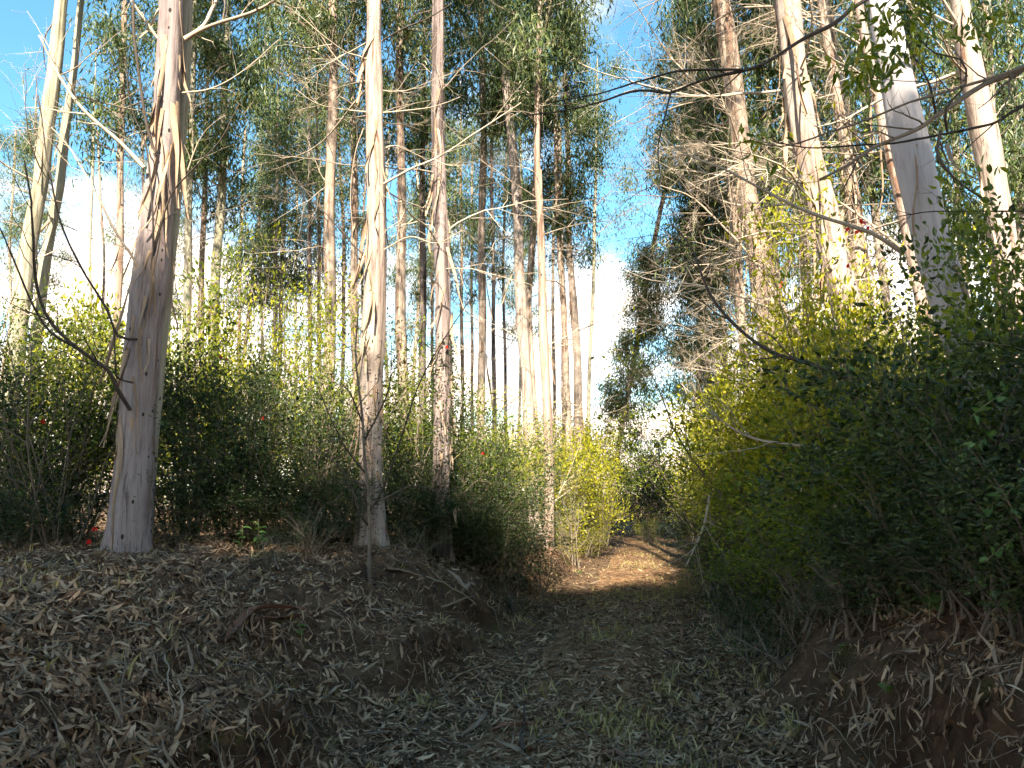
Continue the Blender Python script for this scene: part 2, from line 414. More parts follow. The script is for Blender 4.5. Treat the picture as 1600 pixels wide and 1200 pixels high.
# ------------------------------------------------------------------ ground and trail
def axis(lo, hi, fine_lo, fine_hi, step):
    mid = np.arange(fine_lo, fine_hi + step / 2, step)
    a = []; s = step; x = fine_lo
    while x > lo: s *= 1.16; x -= s; a.append(x)
    b = []; s = step; x = fine_hi
    while x < hi: s *= 1.16; x += s; b.append(x)
    return np.concatenate([a[::-1], mid, b])
gx = axis(-400, 400, -9, 8, 0.10); gy = axis(-300, 700, 0.5, 26, 0.10)
X, Y = np.meshgrid(gx, gy)
Z = terrain(X, Y)
nx, ny = len(gx), len(gy)
i = (np.arange(ny - 1)[:, None] * nx + np.arange(nx - 1)[None, :])
acc = Acc(); acc.add(np.stack([X, Y, Z], -1), np.stack([i, i + 1, i + nx + 1, i + nx], -1))
ground = link('ground', acc.mesh('ground', M['ground'], True)); ground['kind'] = 'structure'
ground['label'] = 'dark forest floor with earth banks cut on both sides of the trail'
gy2 = np.concatenate([np.arange(-12, 30, 0.12), np.arange(30, 60, 0.5)])
go = np.linspace(-1.0, 1.0, 27)
hw = 1.02 + 0.25 * vnoise(gy2 * 1.3, 71.0) - 0.006 * np.clip(gy2, 0, 40)
TX = trail_x(gy2)[:, None] + go[None, :] * hw[:, None]; TY = np.repeat(gy2[:, None], len(go), 1)
TZ = terrain(TX, TY) + 0.006 - 0.05 * ss(np.abs(go), 0.7, 1.0)[None, :]
i = (np.arange(len(gy2) - 1)[:, None] * len(go) + np.arange(len(go) - 1)[None, :])
acc = Acc(); acc.add(np.stack([TX, TY, TZ], -1), np.stack([i, i + 1, i + len(go) + 1, i + len(go)], -1))
trail = link('trail', acc.mesh('trail', M['trail'], True)); trail['kind'] = 'structure'
trail['label'] = 'brown earth trail running between the banks to a sunlit stretch'

# ------------------------------------------------------------------ pools of shared meshes
def grow(acc, p0, d, length, r0, rg, level, sag, spread, nseg, sides, kids, tips=None, wander=0.12):
    d = unit(np.asarray(d, float)); p = np.asarray(p0, float); pts = [p]
    step = length / nseg
    for k in range(nseg):
        d = unit(d + rg.normal(size=3) * wander + np.array([0, 0, -sag * step]))
        p = p + d * step; pts.append(p)
    pts = np.array(pts); t = np.linspace(0, 1, nseg + 1)
    tube(acc, pts, r0 * (1 - 0.78 * t), sides)
    if tips is not None: tips.append((pts, level))
    if level > 0:
        for k in range(kids[0]):
            f = rg.uniform(0.18, 0.97); x = f * nseg; a = int(min(x, nseg - 1))
            q = pts[a] + (pts[a + 1] - pts[a]) * (x - a)
            dd = unit(pts[a + 1] - pts[a]); s = unit(np.cross(dd, rg.normal(size=3)))
            ang = rg.uniform(*spread)
            grow(acc, q, dd * math.cos(ang) + s * math.sin(ang), length * rg.uniform(0.28, 0.55) * (1.1 - 0.5 * f), max(r0 * (1 - 0.78 * f) * 0.6, 0.0022), rg, level - 1, sag, spread, max(3, nseg - 2), max(3, sides - 1), kids[1:], tips, wander)

DEAD = []
for k in range(10):
    rg = rng_of(100 + k); a = Acc()
    grow(a, (-0.03, 0, 0), (1, 0, 0), rg.uniform(1.6, 2.6), rg.uniform(0.011, 0.019), rg, 2, rg.uniform(-0.12, 0.35), (0.4, 1.1), 9, 5, [rg.integers(6, 10), 4, 0], None, 0.11)
    DEAD.append(a.mesh('dead_branch', M['twig'], True))
BUSHY = []
for k in range(5):                       # bushy sprays of fine dead twigs
    rg = rng_of(140 + k); a = Acc()
    grow(a, (-0.03, 0, 0), (1, 0, 0.25), rg.uniform(1.3, 2.0), 0.013, rg, 3, 0.05, (0.3, 0.9), 7, 4, [8, 6, 4, 0], None, 0.14)
    BUSHY.append(a.mesh('dead_spray', M['twig'], True))
STRIP = []
for k in range(8):
    rg = rng_of(170 + k); a = Acc()
    L = rg.uniform(0.5, 1.3); w = rg.uniform(0.012, 0.035); n = 14
    t = np.linspace(0, 1, n)
    out = 0.005 + rg.uniform(0.03, 0.16) * t ** 1.7 + 0.02 * np.sin(t * 7 + k) * t
    lat = 0.05 * np.sin(t * 4 + k * 2) * t + rg.normal() * 0.05 * t
    tw = t * rg.normal() * 2.0
    c = np.stack([out, lat, -t * L], -1)
    s = np.stack([np.sin(tw), np.cos(tw), 0 * t], -1) * (w * (1 - 0.55 * t))[:, None]
    nrm = np.stack([np.cos(tw), -np.sin(tw), 0 * t], -1) * (w * 0.6)
    V = np.stack([c - s, c + nrm, c + s], 1).reshape(-1, 3)
    i = np.arange(n - 1)[:, None] * 3
    a.add(V, np.concatenate([i + [[0, 1, 4, 3]], i + [[1, 2, 5, 4]]]))
    STRIP.append(a.mesh('bark_strip', M['strip'], True))

CROWN = []
def make_crown(seed, L, wid, n_bough, dens, leafL, mat='euc', low=0.0, conic=0.5):
    """Eucalyptus crown from z=0 to L: rising boughs that carry hanging tassels of narrow leaves."""
    rg = rng_of(seed); wood = Acc(); lf = Acc()
    for b in range(n_bough):
        f = (b + rg.uniform(0, 1)) / n_bough
        z = low + f * (L * 0.9 - low)
        az = b * 2.399 + rg.normal() * 0.4
        ln = wid * (1 - conic * f) * rg.uniform(0.55, 1.15) * (0.6 + 0.4 * min(1, f * 5))
        tips = []
        grow(wood, (0, 0, z), (math.cos(az), math.sin(az), rg.uniform(0.35, 1.0)), ln, 0.012 + 0.012 * (1 - f), rg, 1, 0.18, (0.4, 0.9), 6, 4, [5, 0], tips, 0.12)
        for pts, lev in tips:
            m = len(pts)
            for q in range(m // 2 if lev else 1, m):
                if rg.random() > (0.20 if lev else 0.34): continue
                nl = int(3.3 * dens * rg.uniform(0.4, 1.6))
                cc = pts[q] + rg.normal(size=3) * 0.12
                rad = rg.uniform(0.17, 0.36)
                off = rg.normal(size=(nl, 3)) * rad * np.array([1, 1, 1.15]) - np.array([0, 0, 0.12])
                dd = np.array([0, 0, -1.0]) + rg.normal(size=(nl, 3)) * 0.55
                l_ = leafL * rg.uniform(0.6, 1.25, nl)
                leaves(lf, cc + off, dd, l_, l_ * rg.uniform(0.17, 0.25, nl), rg, 0.15, 0.12)
    return lf.mesh('crown_leaves', M[mat]), wood.mesh('crown_boughs', M['twig'], True)
for k in range(5):
    CROWN.append(make_crown(200 + k, 11.0, 2.3, 22, 20, 0.20))
THIN = [make_crown(220 + k, 10.0, 2.4, 18, 12, 0.18) for k in range(2)]
COLUMN = [make_crown(230 + k, 12.0, 2.1, 44, 24, 0.19, low=0.2, conic=0.6) for k in range(3)]

SHRUB = {}
def make_shrub(seed, h, w, n_stem, kids, dens, leafL, leafW, mat, stem_mat='stem', bare=0.25, clump=0.10, six=False):
    rg = rng_of(seed); wood = Acc(); lf = Acc(); tips = []
    for s in range(n_stem):
        az = rg.uniform(0, 6.283); lean = rg.uniform(0.05, 0.55) * w / h * 1.3
        grow(wood, (rg.normal() * 0.09, rg.normal() * 0.09, -0.08), (math.cos(az) * lean, math.sin(az) * lean, 1), h * rg.uniform(0.6, 1.0), rg.uniform(0.008, 0.02), rg, 2, -0.02, (0.35, 1.0), 8, 5, [kids, max(2, kids // 2), 0], tips, 0.10)
    for pts, lev in tips:
        m = len(pts)
        for q in range(1, m):
            zf = pts[q][2] / h
            if zf < bare * rg.uniform(0.3, 1.2): continue
            if lev == 2 and q < m - 2: continue
            nl = rg.poisson(dens * (0.6 if lev == 1 else 1.0))
            if nl == 0: continue
            off = rg.normal(size=(nl, 3)) * clump
            tan = unit(pts[q] - pts[q - 1])
            dd = unit(off) * 0.8 + tan * 0.6 + rg.normal(size=(nl, 3)) * 0.45
            l_ = leafL * rg.uniform(0.55, 1.25, nl)
            leaves(lf, pts[q] + off, dd, l_, l_ * leafW * rg.uniform(0.8, 1.2, nl), rg, 0.18, 0.10, six)
    return lf.mesh('shrub_foliage', M[mat]), wood.mesh('shrub_wood', M[stem_mat], True)
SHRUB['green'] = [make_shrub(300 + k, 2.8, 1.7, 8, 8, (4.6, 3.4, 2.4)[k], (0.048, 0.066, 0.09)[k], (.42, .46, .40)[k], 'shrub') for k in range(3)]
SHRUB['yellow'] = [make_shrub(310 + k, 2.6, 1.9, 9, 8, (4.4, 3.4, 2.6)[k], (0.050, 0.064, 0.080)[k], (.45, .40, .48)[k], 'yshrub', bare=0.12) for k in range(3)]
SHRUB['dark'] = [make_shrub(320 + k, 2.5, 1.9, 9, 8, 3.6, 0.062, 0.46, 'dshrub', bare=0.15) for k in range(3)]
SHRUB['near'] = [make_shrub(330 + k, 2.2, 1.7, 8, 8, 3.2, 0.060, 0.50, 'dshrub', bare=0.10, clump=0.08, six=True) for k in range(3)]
SHRUB['neargreen'] = [make_shrub(345 + k, 2.2, 1.7, 8, 8, 3.2, 0.058, 0.50, 'shrub', bare=0.10, clump=0.08, six=True) for k in range(2)]
SHRUB['sparse'] = [make_shrub(340 + k, 2.6, 1.7, 8, 6, 0.75, 0.055, 0.42, 'shrub', bare=0.1) for k in range(3)]
SHRUB['fine'] = [make_shrub(350 + k, 1.0, 1.1, 10, 6, 1.9, 0.035, 0.34, 'dshrub', bare=0.02, clump=0.06) for k in range(2)]
SHRUB['wisp'] = [make_shrub(360 + k, 1.0, 1.1, 12, 6, 1.7, 0.05, 0.16, 'yshrub', bare=0.02, clump=0.06) for k in range(2)]

# ------------------------------------------------------------------ eucalyptus trees
def trunk_line(pix, d, H, lean_y=0.0):
    """Centre line and radii from traced pixels at distance d; carried down to the ground and up to height H."""
    pts = [P(px, py, d) for px, py, w in pix]; rad = [w / FPX * d * 0.5 for px, py, w in pix]
    pts = np.array(pts); rad = np.array(rad)
    o = np.argsort(pts[:, 2]); pts, rad = pts[o], rad[o]
    dirn = (pts[1] - pts[0]) / (pts[1][2] - pts[0][2])
    g = T(pts[0][0], d)
    if pts[0][2] > g + 0.15:
        b = pts[0] + dirn * (g - pts[0][2]); b[2] = T(b[0], b[1])
        rad = np.concatenate([[rad[0] * (1 + 0.03 * (pts[0][2] - b[2]))], rad]); pts = np.vstack([b, pts])
    else:
        pts[0][2] = g
    top = pts[-1]; dirn = (pts[-1] - pts[-2]) / (pts[-1][2] - pts[-2][2])
    zt = pts[0][2] + H
    if zt > top[2] + 0.5:
        r_top = rad[-1]
        for f in (0.35, 0.7, 1.0):
            z = top[2] + (zt - top[2]) * f
            p = top + dirn * np.array([0.8, 0.8, 1]) * (z - top[2]); p[2] = z
            pts = np.vstack([pts, p]); rad = np.append(rad, max(r_top * (1 - 0.85 * f), 0.015))
    return pts, rad

def trunk_mesh(pts, rad, base, seed, sides, step, rough, flare, mat):
    rg = rng_of(seed)
    zz = np.arange(pts[0][2] - 0.15, pts[-1][2], step)
    cx = np.interp(zz, pts[:, 2], pts[:, 0]); cy = np.interp(zz, pts[:, 2], pts[:, 1]); r = np.interp(zz, pts[:, 2], rad)
    k = np.ones(5) / 5
    for a_ in (cx, cy):
        if len(a_) > 12: a_[2:-2] = np.convolve(a_, k, 'valid')
    h = zz - pts[0][2]
    cx = cx + r * 0.22 * (np.sin(h * 1.1 + seed) * np.clip(h, 0, 1)); cy = cy + r * 0.2 * np.sin(h * 0.8 + seed * 1.7)
    r = r * (1 + flare * np.exp(-np.clip(h, 0, 9) / 0.28)) * (1 + 0.05 * np.sin(h * 1.9 + seed) + 0.03 * np.sin(h * 5.3 + 2 * seed))
    th = np.arange(sides) / sides * 2 * np.pi
    rr = np.ones((len(zz), sides))
    for kk, am in ((2, 0.3), (3, 0.35), (5, 0.4), (9, 0.5), (13, 0.45)):
        if kk * 2.5 > sides: continue
        ph = rg.uniform(0, 6.28); fq = rg.uniform(0.5, 1.6)
        rr += rough * am * np.sin(kk * th[None, :] + ph + 1.6 * np.sin(h[:, None] * fq + ph)) * (0.7 + 0.5 * np.sin(h[:, None] * fq * 2.3 + kk))
    rr += flare * 0.9 * np.exp(-np.clip(h, 0, 9) / 0.22)[:, None] * np.sin(4 * th + seed)[None, :] * 0.5
    V = np.stack([cx[:, None] + r[:, None] * rr * np.cos(th), cy[:, None] + r[:, None] * rr * np.sin(th), np.repeat(zz[:, None], sides, 1)], -1) - base
    i = np.arange(len(zz) - 1)[:, None] * sides; j = np.arange(sides)[None, :]; k2 = (j + 1) % sides
    a = Acc(); a.add(V, np.stack([i + j, i + k2, i + sides + k2, i + sides + j], -1))
    return a.mesh('trunk', M[mat], True), (zz, cx, cy, r)

SEED = [1000]
def tree(label, d, pix, H=20, bark='pale', crown=None, cz=8.0, cs=1.0, n_dead=8, dead_z=(2.5, 9), n_strip=3, strip_z=(1.5, 8), flare=0.25, rough=0.06, bushy=0, near=False, fork=None, sweep=False, group='tall eucalyptus trees'):
    SEED[0] += 1; sd = SEED[0]; rg = rng_of(sd)
    pts, rad = trunk_line(pix, d, H)
    base = pts[0].copy()
    e = thing('eucalyptus_tree', label, 'tree', base, group)
    me, (zz, cx, cy, r) = trunk_mesh(pts, rad, base, sd, 40 if near else 18, 0.05 if near else 0.16, rough, flare, bark)
    link('trunk', me, e)
    at = lambda h: (np.array([np.interp(base[2] + h, zz, cx), np.interp(base[2] + h, zz, cy), base[2] + h]) - base, float(np.interp(base[2] + h, zz, r)))
    if fork:                                         # a second stem beside the first
        p2, r2 = trunk_line(fork, d + 0.25, H - 2)
        m2, _ = trunk_mesh(p2, r2, base, sd + 7, 24 if near else 14, 0.08 if near else 0.16, rough, 0.0, 'green' if near else bark)
        link('second_stem', m2, e)
    for k in range(n_dead + bushy):
        h = rg.uniform(*dead_z)
        p, rr = at(h); az = rg.uniform(0, 6.283)
        pool = BUSHY if k >= n_dead else DEAD
        s = rg.uniform(0.6, 1.15)
        if sweep and k % 4: az = math.pi + rg.normal() * 0.7; s *= 1.35
        link('branch', pool[rg.integers(len(pool))], e, p + np.array([math.cos(az), math.sin(az), 0]) * rr * 0.85, (rg.uniform(0, 6.28), -rg.uniform(-0.35, 0.75), az), (s, s, s))
    for k in range(n_strip):
        h = rg.uniform(*strip_z); p, rr = at(h)
        az = -math.pi / 2 + rg.normal() * 1.3
        s = rg.uniform(0.6, 1.3)
        link('bark_strip', STRIP[rg.integers(len(STRIP))], e, p + np.array([math.cos(az), math.sin(az), 0]) * rr * 1.0, (rg.normal() * 0.15, rg.normal() * 0.08, az), (s, s, s))
    if crown:
        pool = {'full': CROWN, 'thin': THIN, 'column': COLUMN}[crown]
        cl, cw = pool[rg.integers(len(pool))]
        p, rr = at(cz); az = rg.uniform(0, 6.283)
        q2, _ = at(min(cz + 6, H - 1)); up = Vector(q2 - p).normalized()
        rot = (Vector((0, 0, 1)).rotation_difference(up).to_matrix() @ Matrix.Rotation(az, 3, 'Z')).to_euler()
        c = link('crown', cl, e, p, rot, (cs, cs, cs * rg.uniform(0.9, 1.15)))
        b_ = link('bough', cw, c); b_['kind'] = 'stuff'
    return e, at, base

def poly_branch(parent, base, pix, r0, r1, seed, mat='twig', twigs=6, name='branch', tw_len=0.4, sides=6):
    """One traced limb: pixels (px, py, distance), with side twigs."""
    rg = rng_of(seed); a = Acc()
    c = spline([P(*q) for q in pix], 0.07) - base
    n = len(c)
    c = c + np.cumsum(rg.normal(size=(n, 3)) * 0.003, 0) * np.linspace(0, 1, n)[:, None]
    t = np.linspace(0, 1, n)
    tube(a, c, (r0 + (r1 - r0) * t) * (1 + 0.08 * np.sin(t * 40 + seed)), sides)
    for k in range(twigs):
        i = int(rg.uniform(0.15, 0.98) * (n - 2)); dd = unit(c[i + 1] - c[i]); s = unit(np.cross(dd, rg.normal(size=3)))
        ang = rg.uniform(0.4, 1.0)
        grow(a, c[i], dd * math.cos(ang) + s * math.sin(ang), tw_len * rg.uniform(0.4, 1.4), max((r0 + (r1 - r0) * t[i]) * 0.5, 0.0025), rg, 1, 0.05, (0.3, 0.9), 6, 4, [3, 0], None, 0.14)
    return link(name, a.mesh(name, M[mat], True), parent)

# --- the near pocked tree with its dark dead limbs
eA, atA, bA = tree('thick pale trunk pocked with dark holes, twin stem above, standing on the littered bank', 8.5,
    [(200, 858, 62), (213, 700, 57), (225, 560, 55), (238, 420, 52), (250, 260, 46), (258, 120, 40), (267, 0, 36)], H=19, bark='holes', crown='thin', cz=10, n_dead=5, dead_z=(5.5, 9), n_strip=44, strip_z=(1.3, 6.6), flare=0.2, rough=0.05, near=True,
    fork=[(258, 470, 20), (272, 300, 20), (284, 150, 20), (292, 0, 20)])
for k, (pix, r0, r1, m, tw) in enumerate([
    ([(203, 640, 8.3), (183, 607, 8.1), (170, 580, 8.0), (120, 543, 7.8), (78, 500, 7.7), (57, 440, 7.6), (50, 340, 7.5), (38, 250, 7.4)], 0.030, 0.008, 'darktwig', 9),
    ([(120, 543, 7.8), (80, 520, 7.6), (48, 470, 7.5), (20, 400, 7.4), (-10, 330, 7.3)], 0.018, 0.006, 'darktwig', 5),
    ([(215, 530, 8.3), (185, 525, 8.2), (166, 482, 8.1), (128, 420, 8.0), (95, 350, 7.9), (75, 260, 7.8), (60, 150, 7.7)], 0.020, 0.006, 'darktwig', 7),
    ([(208, 598, 8.2), (183, 590, 8.1), (180, 570, 8.0), (176, 520, 8.0), (164, 470, 7.9)], 0.014, 0.006, 'darktwig', 3),
    ([(243, 243, 8.3), (228, 190, 8.2), (217, 120, 8.1), (207, 50, 8.0), (205, -30, 8.0)], 0.024, 0.014, 'darktwig', 4),
    ([(240, 400, 8.25), (264, 310, 8.1), (300, 265, 7.9), (345, 215, 7.7), (372, 160, 7.6)], 0.016, 0.006, 'darktwig', 4),
    ([(240, 400, 8.2), (238, 330, 8.15), (228, 230, 8.1), (205, 170, 8.0), (196, 90, 7.9)], 0.016, 0.006, 'darktwig', 4),
    ([(225, 262, 8.3), (190, 225, 8.2), (130, 172, 8.0), (90, 118, 7.9), (62, 60, 7.8)], 0.026, 0.010, 'twig', 6),
    ([(290, 62, 8.5), (312, 48, 8.4), (340, 36, 8.3), (400, 15, 8.1), (450, -15, 8.0)], 0.026, 0.014, 'twig', 5),
    ([(288, 60, 8.5), (318, 40, 8.5), (332, 12, 8.5), (348, -20, 8.5)], 0.024, 0.018, 'twig', 2),
    ([(222, 430, 8.4), (206, 400, 8.3), (180, 360, 8.2), (150, 300, 8.1), (108, 230, 8.0), (70, 190, 7.9)], 0.017, 0.006, 'twig', 7),
    ([(246, 60, 8.4), (225, 30, 8.3), (205, 0, 8.2)], 0.020, 0.014, 'twig', 2),
    ([(285, 145, 8.5), (330, 138, 8.4), (380, 110, 8.3), (440, 60, 8.2)], 0.010, 0.004, 'twig', 4),
    ([(282, 300, 8.5), (310, 220, 8.5), (335, 190, 8.4), (350, 180, 8.4)], 0.009, 0.004, 'twig', 4)]):
    poly_branch(eA, bA, pix, r0 * (.75 if m == 'darktwig' else 1), r1, 400 + k, m, tw, tw_len=0.55)

# --- pale trunk in mid-view, dark trunk beside it, paired stems at the edge
eB, atB, bB = tree('straight cream trunk split open at its foot, behind the bare sapling', 10.0,
    [(578, 872, 40), (581, 760, 37), (583, 600, 36), (585, 430, 33), (585, 250, 29), (586, 100, 26), (587, 0, 24)], H=20, bark='pale', crown='thin', cz=12, n_dead=9, dead_z=(4.2, 10), n_strip=30, strip_z=(0.7, 7), flare=0.32, rough=0.075, near=True)
for k, (pix, r0, r1, m, tw) in enumerate([
    ([(600, 287, 9.9), (640, 265, 9.7), (685, 245, 9.5), (730, 215, 9.3), (780, 180, 9.2), (810, 160, 9.1)], 0.017, 0.006, 'twig', 6),
    ([(599, 176, 9.9), (640, 172, 9.8), (680, 165, 9.6), (720, 150, 9.5)], 0.010, 0.004, 'twig', 4),
    ([(572, 175, 9.9), (530, 170, 9.8), (490, 160, 9.6), (462, 140, 9.5)], 0.010, 0.004, 'twig', 4),
    ([(600, 62, 9.9), (630, 45, 9.7), (670, 28, 9.6), (705, 5, 9.5)], 0.013, 0.007, 'darktwig', 3),
    ([(570, 400, 9.9), (545, 375, 9.8), (520, 345, 9.6), (480, 300, 9.5), (450, 255, 9.4)], 0.012, 0.005, 'darktwig', 4),
    ([(600, 390, 9.9), (640, 370, 9.8), (680, 380, 9.7), (720, 360, 9.6)], 0.009, 0.004, 'twig', 4),
    ([(568, 200, 9.9), (555, 240, 9.8), (548, 300, 9.8), (553, 360, 9.7)], 0.008, 0.004, 'twig', 3)]):
    poly_branch(eB, bB, pix, r0, r1, 440 + k, m, tw, tw_len=0.5)
eC, atC, bC = tree('dark brown shaggy trunk with ivy collar, next along from the split cream trunk', 11.6,
    [(693, 842, 27), (692, 760, 26), (691, 600, 26), (690, 420, 25), (687, 250, 22), (684, 100, 20), (683, 0, 19)], H=19, bark='dark', crown='full', cz=11.5, cs=0.8, n_dead=10, dead_z=(3.8, 10), n_strip=24, strip_z=(1.5, 8), flare=0.2, rough=0.08, near=True)
rg = rng_of(77); a = Acc()
for k in range(900):
    h = rg.uniform(1.7, 3.3); p, rr = atC(h); az = rg.uniform(0, 6.28)
    q = p + np.array([math.cos(az), math.sin(az), 0]) * (rr + abs(rg.normal()) * 0.05)
    leaves(a, q[None], np.array([[math.cos(az), math.sin(az), rg.normal() * .6]]) + rg.normal(size=(1, 3)) * .5, rg.uniform(.03, .06), 0.03, rg)
link('ivy', a.mesh('ivy', M['dshrub']), eC)
tree('smooth greenish trunk, thicker of the close pair beyond the pocked tree', 13.5, [(22, 550, 27), (42, 400, 24), (64, 290, 23), (72, 200, 23), (86, 100, 21), (97, 0, 20)], H=19, bark='green', crown='thin', cz=11, n_dead=12, dead_z=(3.5, 10), n_strip=8, flare=0.2, near=True)
tree('slimmer greenish trunk hugging the thicker one beyond the pocked tree', 14.2, [(54, 550, 18), (74, 400, 16), (93, 290, 15), (101, 200, 13), (117, 100, 11), (127, 0, 10)], H=18, bark='green', crown='thin', cz=10.5, n_dead=12, dead_z=(3.5, 9), n_strip=6, near=True)

# --- the stand behind
LEFT = [
 ('slim trunk with orange bark ribbon between the greenish pair and the pocked tree', 19, [(182, 560, 11), (186, 400, 11), (190, 200, 10), (193, 60, 9)], 'shaggy', 'full', 9.0, 1.0),
 ('thin greyish trunk just beyond the pocked tree, closest behind its twin stem', 20, [(288, 560, 13), (294, 400, 12), (298, 250, 10), (302, 100, 8)], 'green', 'full', 9.5, 1.0),
 ('thin shaded trunk, second beyond the twin stem of the pocked tree', 23, [(312, 560, 10), (317, 400, 9), (320, 280, 8)], 'shaggy', 'full', 8.5, 1.0),
 ('yellowish trunk standing in the gap above the sunlit shrub', 21, [(333, 560, 17), (340, 400, 15), (347, 260, 12), (352, 120, 10)], 'green', 'full', 8.8, 1.15),
 ('spindly leaning trunk low in the bright gap of sky', 32, [(383, 540, 6), (391, 460, 6), (402, 370, 5)], 'dark', 'full', 8.0, 0.9),
 ('thin trunk below the dark hanging crown, first of two', 30, [(429, 540, 7), (431, 420, 7), (432, 320, 6)], 'shaggy', 'full', 8.0, 1.2),
 ('thin trunk below the dark hanging crown, second of two', 31, [(437, 540, 7), (441, 420, 6), (444, 320, 6)], 'shaggy', 'full', 8.5, 1.0),
 ('dark narrow pole of a trunk before the golden trunk', 26, [(484, 600, 7), (484, 420, 7), (483, 250, 6)], 'dark', 'full', 10.0, 0.9),
 ('second narrow pole of a trunk touching the golden one', 27, [(498, 600, 7), (499, 420, 6), (497, 300, 6)], 'shaggy', None, 10.0, 0.9),
 ('golden straight trunk with peeled patches next to the split cream trunk', 16.5, [(510, 690, 21), (514, 500, 19), (517, 300, 17), (520, 100, 15), (521, 0, 14)], 'shaggy', 'full', 10.0, 1.05),
 ('thin brown trunk between the golden and the split cream trunk', 20, [(556, 640, 13), (554, 400, 12), (552, 200, 10), (550, 0, 9)], 'shaggy', 'full', 9.5, 1.0),
 ('medium tan trunk just past the split cream trunk, green moss low down', 18, [(630, 680, 19), (628, 500, 17), (626, 300, 14), (625, 0, 12)], 'shaggy', 'full', 10.0, 1.0),
 ('thin grey pole between tan trunk and dark ivy-collared trunk', 22, [(662, 690, 13), (660, 450, 11), (661, 250, 8)], 'dark', 'full', 9.5, 1.0),
 ('hair-thin far trunk just past the dark ivy-collared trunk', 33, [(722, 600, 6), (721, 400, 5), (720, 250, 5)], 'shaggy', 'full', 9.0, 0.9),
 ('clean pale trunk rising alone past the dark ivy-collared trunk', 21, [(752, 690, 13), (753, 400, 12), (755, 200, 11), (752, 0, 10)], 'pale', 'full', 10.5, 1.0),
 ('thin grey far trunk beside the clean pale one', 31, [(772, 650, 7), (771, 450, 6), (768, 250, 6)], 'dark', 'full', 9.5, 1.0),
 ('bright leaning trunk that curves away from upright, thickest before the trail', 18.5, [(829, 720, 20), (819, 560, 18), (809, 330, 16), (795, 180, 15), (780, 0, 13)], 'pale', 'full', 10.5, 1.0),
 ('forked pale trunk crossing behind the bright leaning one', 20, [(836, 700, 11), (826, 480, 11), (838, 260, 10), (852, 90, 9), (857, 0, 8)], 'shaggy', 'full', 10.0, 1.0),
 ('brown trunk nearest the sunlit bank, its foot on the cut edge', 15.8, [(857, 838, 16), (855, 640, 15), (846, 400, 13), (838, 250, 11), (842, 100, 9)], 'shaggy', 'full', 9.5, 0.95),
 ('thin reddish trunk second from the trail', 20, [(890, 700, 12), (884, 560, 11), (874, 380, 9), (868, 200, 7)], 'shaggy', 'full', 8.2, 0.8),
 ('pale trunk wrapped in green creeper low down, closest to the trail', 20.5, [(908, 740, 16), (901, 560, 13), (890, 380, 10), (884, 150, 8)], 'pale', 'full', 7.6, 0.72),
]
trees_info = {}
for k, (lab, d, pix, bk, cr, cz, cs) in enumerate(LEFT):
    trees_info[k] = tree(lab, d, pix, H=cz + 11.0, bark=bk, crown=cr, cz=cz, cs=cs, n_dead=13, bushy=5, dead_z=(2.5, cz + 2.5), n_strip=4, near=False)
# creeper round the trunk closest to the trail
eV, atV, bV = trees_info[20]; a = Acc(); rg = rng_of(79)
for k in range(1500):
    h = rg.uniform(0.3, 3.2); p, rr = atV(h); az = rg.uniform(0, 6.28)
    q = p + np.array([math.cos(az), math.sin(az), 0]) * (rr + abs(rg.normal()) * 0.12)
    leaves(a, q[None], np.array([[math.cos(az), math.sin(az), rg.normal() * .6]]) + rg.normal(size=(1, 3)) * .5, rg.uniform(.05, .08), 0.045, rg)
link('ivy', a.mesh('ivy', M['yshrub']), eV)

FAR = [(20, 36), (60, 34), (140, 30), (160, 40), (228, 33), (262, 38), (372, 42), (412, 44), (462, 40), (535, 34), (572, 40), (605, 36), (645, 42), (676, 34), (706, 44), (738, 38), (790, 36), (812, 44), (866, 34), (880, 42), (920, 32)]
FARLAB = ['behind the thicker greenish trunk, at the frame edge', 'seen in the crack between the two greenish trunks', 'just past the slimmer greenish trunk', 'next to the orange-ribboned slim trunk', 'half hidden by the pocked trunk, on its open side',
 'half hidden behind the twin stem of the pocked tree', 'in the bright gap just past the yellowish trunk', 'in the bright gap before the dark hanging crown', 'between the dark hanging crown and the dark narrow pole', 'between the golden trunk and the thin brown one',
 'half hidden behind the split cream trunk', 'between the split cream trunk and the tan mossy trunk', 'between the tan mossy trunk and the thin grey pole', 'touching the dark ivy-collared trunk on its pocked-tree side', 'just past the dark ivy-collared trunk',
 'just before the clean pale trunk', 'between the thin grey trunk and the bright leaning trunk', 'behind the bright leaning trunk', 'between the brown cut-edge trunk and the thin reddish one', 'behind the thin reddish trunk', 'last before the strip of sky over the trail']
for k, (px, d) in enumerate(FAR):
    rg = rng_of(900 + k); w = 0.17 / d * FPX * rg.uniform(0.8, 1.2)
    tree('thin far trunk ' + FARLAB[k], d, [(px, 620, w), (px + rg.normal() * 5, 400, w * 0.9), (px + rg.normal() * 9, 200, w * 0.75)], H=rg.uniform(17, 21), bark=['shaggy', 'dark', 'green'][k % 3], crown=['thin', 'full', None, None][k % 4], cz=rg.uniform(8.5, 11), cs=rg.uniform(0.8, 1.1), n_dead=6, bushy=2, dead_z=(3, 10), n_strip=0, group='far trunks deep in the stand')

